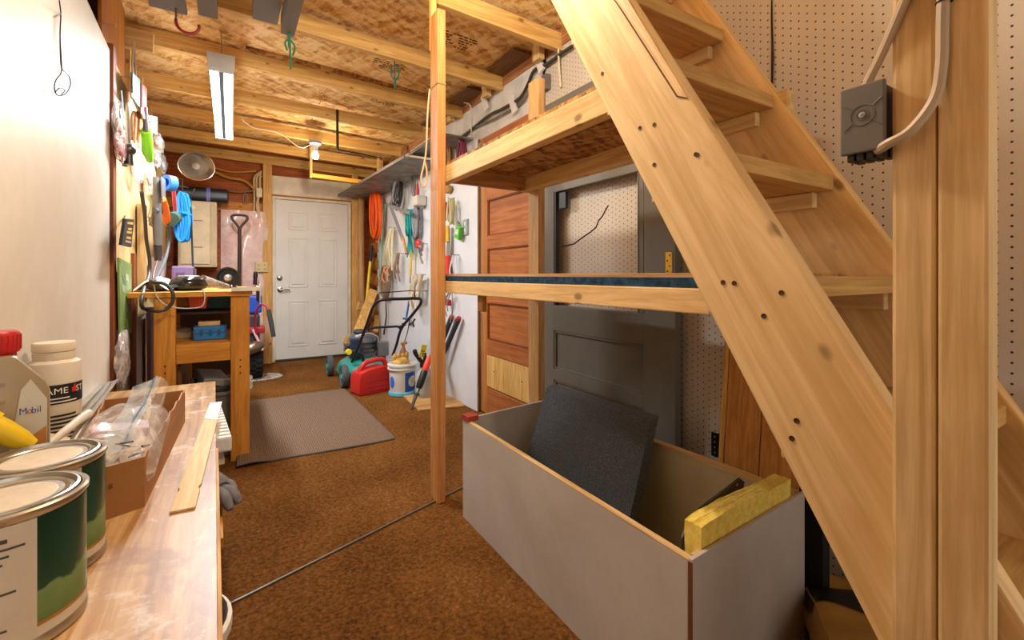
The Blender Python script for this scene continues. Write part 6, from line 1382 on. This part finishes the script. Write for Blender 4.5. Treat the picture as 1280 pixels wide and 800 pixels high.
MB().tube([Vector((LX(4.6)-.02, 4.6, bc0.z+.21)), bc0+Vector((-.1, 0, .22)), bc0+Vector((.06, 0, .20)), bc0+Vector((.08, 0, .24))], .006, 8).tube([bc0+Vector((-.1, 0, .22)), bc0+Vector((-.02, .05, .26)), bc0+Vector((.03, .05, .25))], .005, 8).tube([Vector((LX(4.9), 4.9, bc0.z+.36)), Vector((LX(4.9)+.16, 4.9, bc0.z+.36)), Vector((LX(4.9)+.16, 4.9, bc0.z+.24))], .006, 8).build('wires', plain('4b4038', .45, .5), hb, smooth=True)
rod('thin_black_rod', 'thin black rod standing in front of the beige cabinet', 'rod', [WY(238, 248, 4.7), WY(240, 300, 4.6), WY(242, 356, 4.0)], .007, BLACK)
# black hang tag card with yellow print
th, P = card('hang_card', 'black product card with yellow print hung on a nail', 'card', ((153, 273), (164, 274), (160, 309), (148, 306)), .012, plain('18171a', .4), .05)
for i, (u0, u1, v) in enumerate(((.2, .85, .12), (.35, .75, .34), (.25, .8, .46), (.3, .8, .66), (.25, .85, .80))):
    def q4(u, v_): return P[0].lerp(P[1], u).lerp(P[3].lerp(P[2], u), v_)+Vector((.0125, 0, 0))
    MB().prism([q4(u0, v), q4(u1, v), q4(u1, v+.08), q4(u0, v+.08)], (.001, 0, 0)).build('yellow_print', plain('d8a83a' if i != 4 else 'b09a80', .5), th)
MB().tube([L3(156, 271, -.01), L3(156, 270, .07)], .003, 6).build('nail', STEEL, th)
# green picture bag low on the tool panel and white bag below
th, P = card('seed_bag', 'green printed plastic bag between the dark vertical strips', 'bag', ((146, 322), (162, 330), (162, 416), (148, 420)), .008, plain('7fa05a', .4), .02)
rr = random.Random(2)
for i in range(7):
    u, v = rr.uniform(.05, .7), rr.uniform(.03, .85)
    def q5(u, v_): return P[0].lerp(P[1], u).lerp(P[3].lerp(P[2], u), v_)+Vector((.0085, 0, 0))
    MB().prism([q5(u, v), q5(u+.25, v+.02), q5(u+.28, v+.12), q5(u+.05, v+.10)], (.0008, 0, 0)).build('print_patch', plain(rr.choice(['4f8a2c', 'a8b8a0', '7a88a0', 'c2c8b0', '3f7a38']), .4), th)
plastic_bag('white crumpled bag low between the dark vertical strips', 153, 448, .03, .02, .13, .12, film('white_bag', 'e4dedb', .6), 9)
tag(MB().prism([L3(183, 384, .02), L3(192, 384, .02), L3(192, 480, .02), L3(184, 480, .02)], (.02, 0, 0)).build('purple_board', plain('8c7480', .6), bevel=.002), 'purple-gray board standing left of the workbench leg', 'board')
# cords
cable('extension_lead', [L3(177, 240, .08), L3(181, 270, .08), L3(183, 300, .08), L3(187, 325, .09), L3(186, 345, .09), L3(179, 365, .09), L3(177, 382, .09), L3(183, 387, .10)]+[Vector(WY(195, 389, 2.78)), Vector(WY(208, 386, 2.78)), Vector(WY(216, 376, 2.78)), Vector(WY(215, 364, 2.78)), Vector(WY(206, 355, 2.80)), Vector(WY(193, 353, 2.83)), Vector(WY(188, 351, 2.86))], .0085, plain('3a302c', .5), 'thick black power cord looping in front of the workbench leg', 'cord')
cable('vacuum_hose', [L3(193, 262, .10), L3(203, 266, .11), L3(210, 278, .12), L3(211, 300, .12), L3(206, 325, .11), L3(197, 345, .10), L3(193, 352, .10)], .012, plain('55575c', .5), 'gray hose arcing beside the caulking gun', 'hose')
cable('thin_cable', [Vector(WY(192, 352, 2.84)), Vector(WY(195, 368, 2.82)), Vector(WY(205, 380, 2.80)), Vector(WY(222, 385, 2.80)), Vector(WY(245, 385, 2.80)), Vector(WY(254, 381, 2.80)), Vector(WY(256, 370, 2.82)), Vector(WY(253, 361, 2.84))], .0026, plain('a8a29c', .5), 'thin white lead drooping below the workbench top', 'cord')
cable('thin_cable', [L3(197, 326, .10), L3(194, 335, .10), L3(191, 350, .10), L3(192, 362, .10)], .005, plain('6a4a40', .5), 'thin brown lead below the caulking gun', 'cord')
b = MB(); c = L3(188, 258, .06)
for i in range(7):
    s = c+Vector((0, -.10+.03*i, .06)); b.tube(spline([s, s+Vector((.02, .01, -.06)), s+Vector((.01, .0, -.14-.02*(i % 3)))], 5), .014, 8)
tag(b.build('white_cord_bundle', plain('cfc3a4', .6), smooth=True), 'cream cord bundle hanging left of the caulking gun', 'cord')
# ================================================================== LIGHT AND CAMERA
def area(name, loc, size, power, color, rot=(0, 0, 0), size_y=None):
    l = bpy.data.lights.new(name, 'AREA'); l.energy = power; l.color = color; l.size = size
    if size_y: l.shape = 'RECTANGLE'; l.size_y = size_y
    o = bpy.data.objects.new(name, l); COL.objects.link(o); o.location = loc; o.rotation_euler = rot; return o
def point(name, loc, r, power, color):
    l = bpy.data.lights.new(name, 'POINT'); l.energy = power; l.color = color; l.shadow_soft_size = r
    o = bpy.data.objects.new(name, l); COL.objects.link(o); o.location = loc; return o
point('bulb_light', (.667, 4.53, 2.0), .03, 10, (1, .80, .55))
point('room_lamp', (.45, 1.22, 2.2), .06, 42, (1, .90, .75))
w = bpy.data.worlds.new('World'); SC.world = w; w.use_nodes = True
w.node_tree.nodes['Background'].inputs[0].default_value = (1, .92, .82, 1); w.node_tree.nodes['Background'].inputs[1].default_value = 1.0
cam = bpy.data.cameras.new('Camera'); co = bpy.data.objects.new('Camera', cam); COL.objects.link(co)
co.location = (0, 0, EYE); co.rotation_euler = (R(90), 0, -YAW)
cam.sensor_width = 36; cam.sensor_fit = 'HORIZONTAL'; cam.lens = 36*F_/1280; cam.shift_y = -(400-HZ)/1280; cam.clip_start = .02
SC.camera = co
SC.view_settings.view_transform = 'Standard'; SC.view_settings.look = 'None'; SC.view_settings.gamma = 1; SC.view_settings.use_curve_mapping = False
SC.view_settings.exposure = 0.58
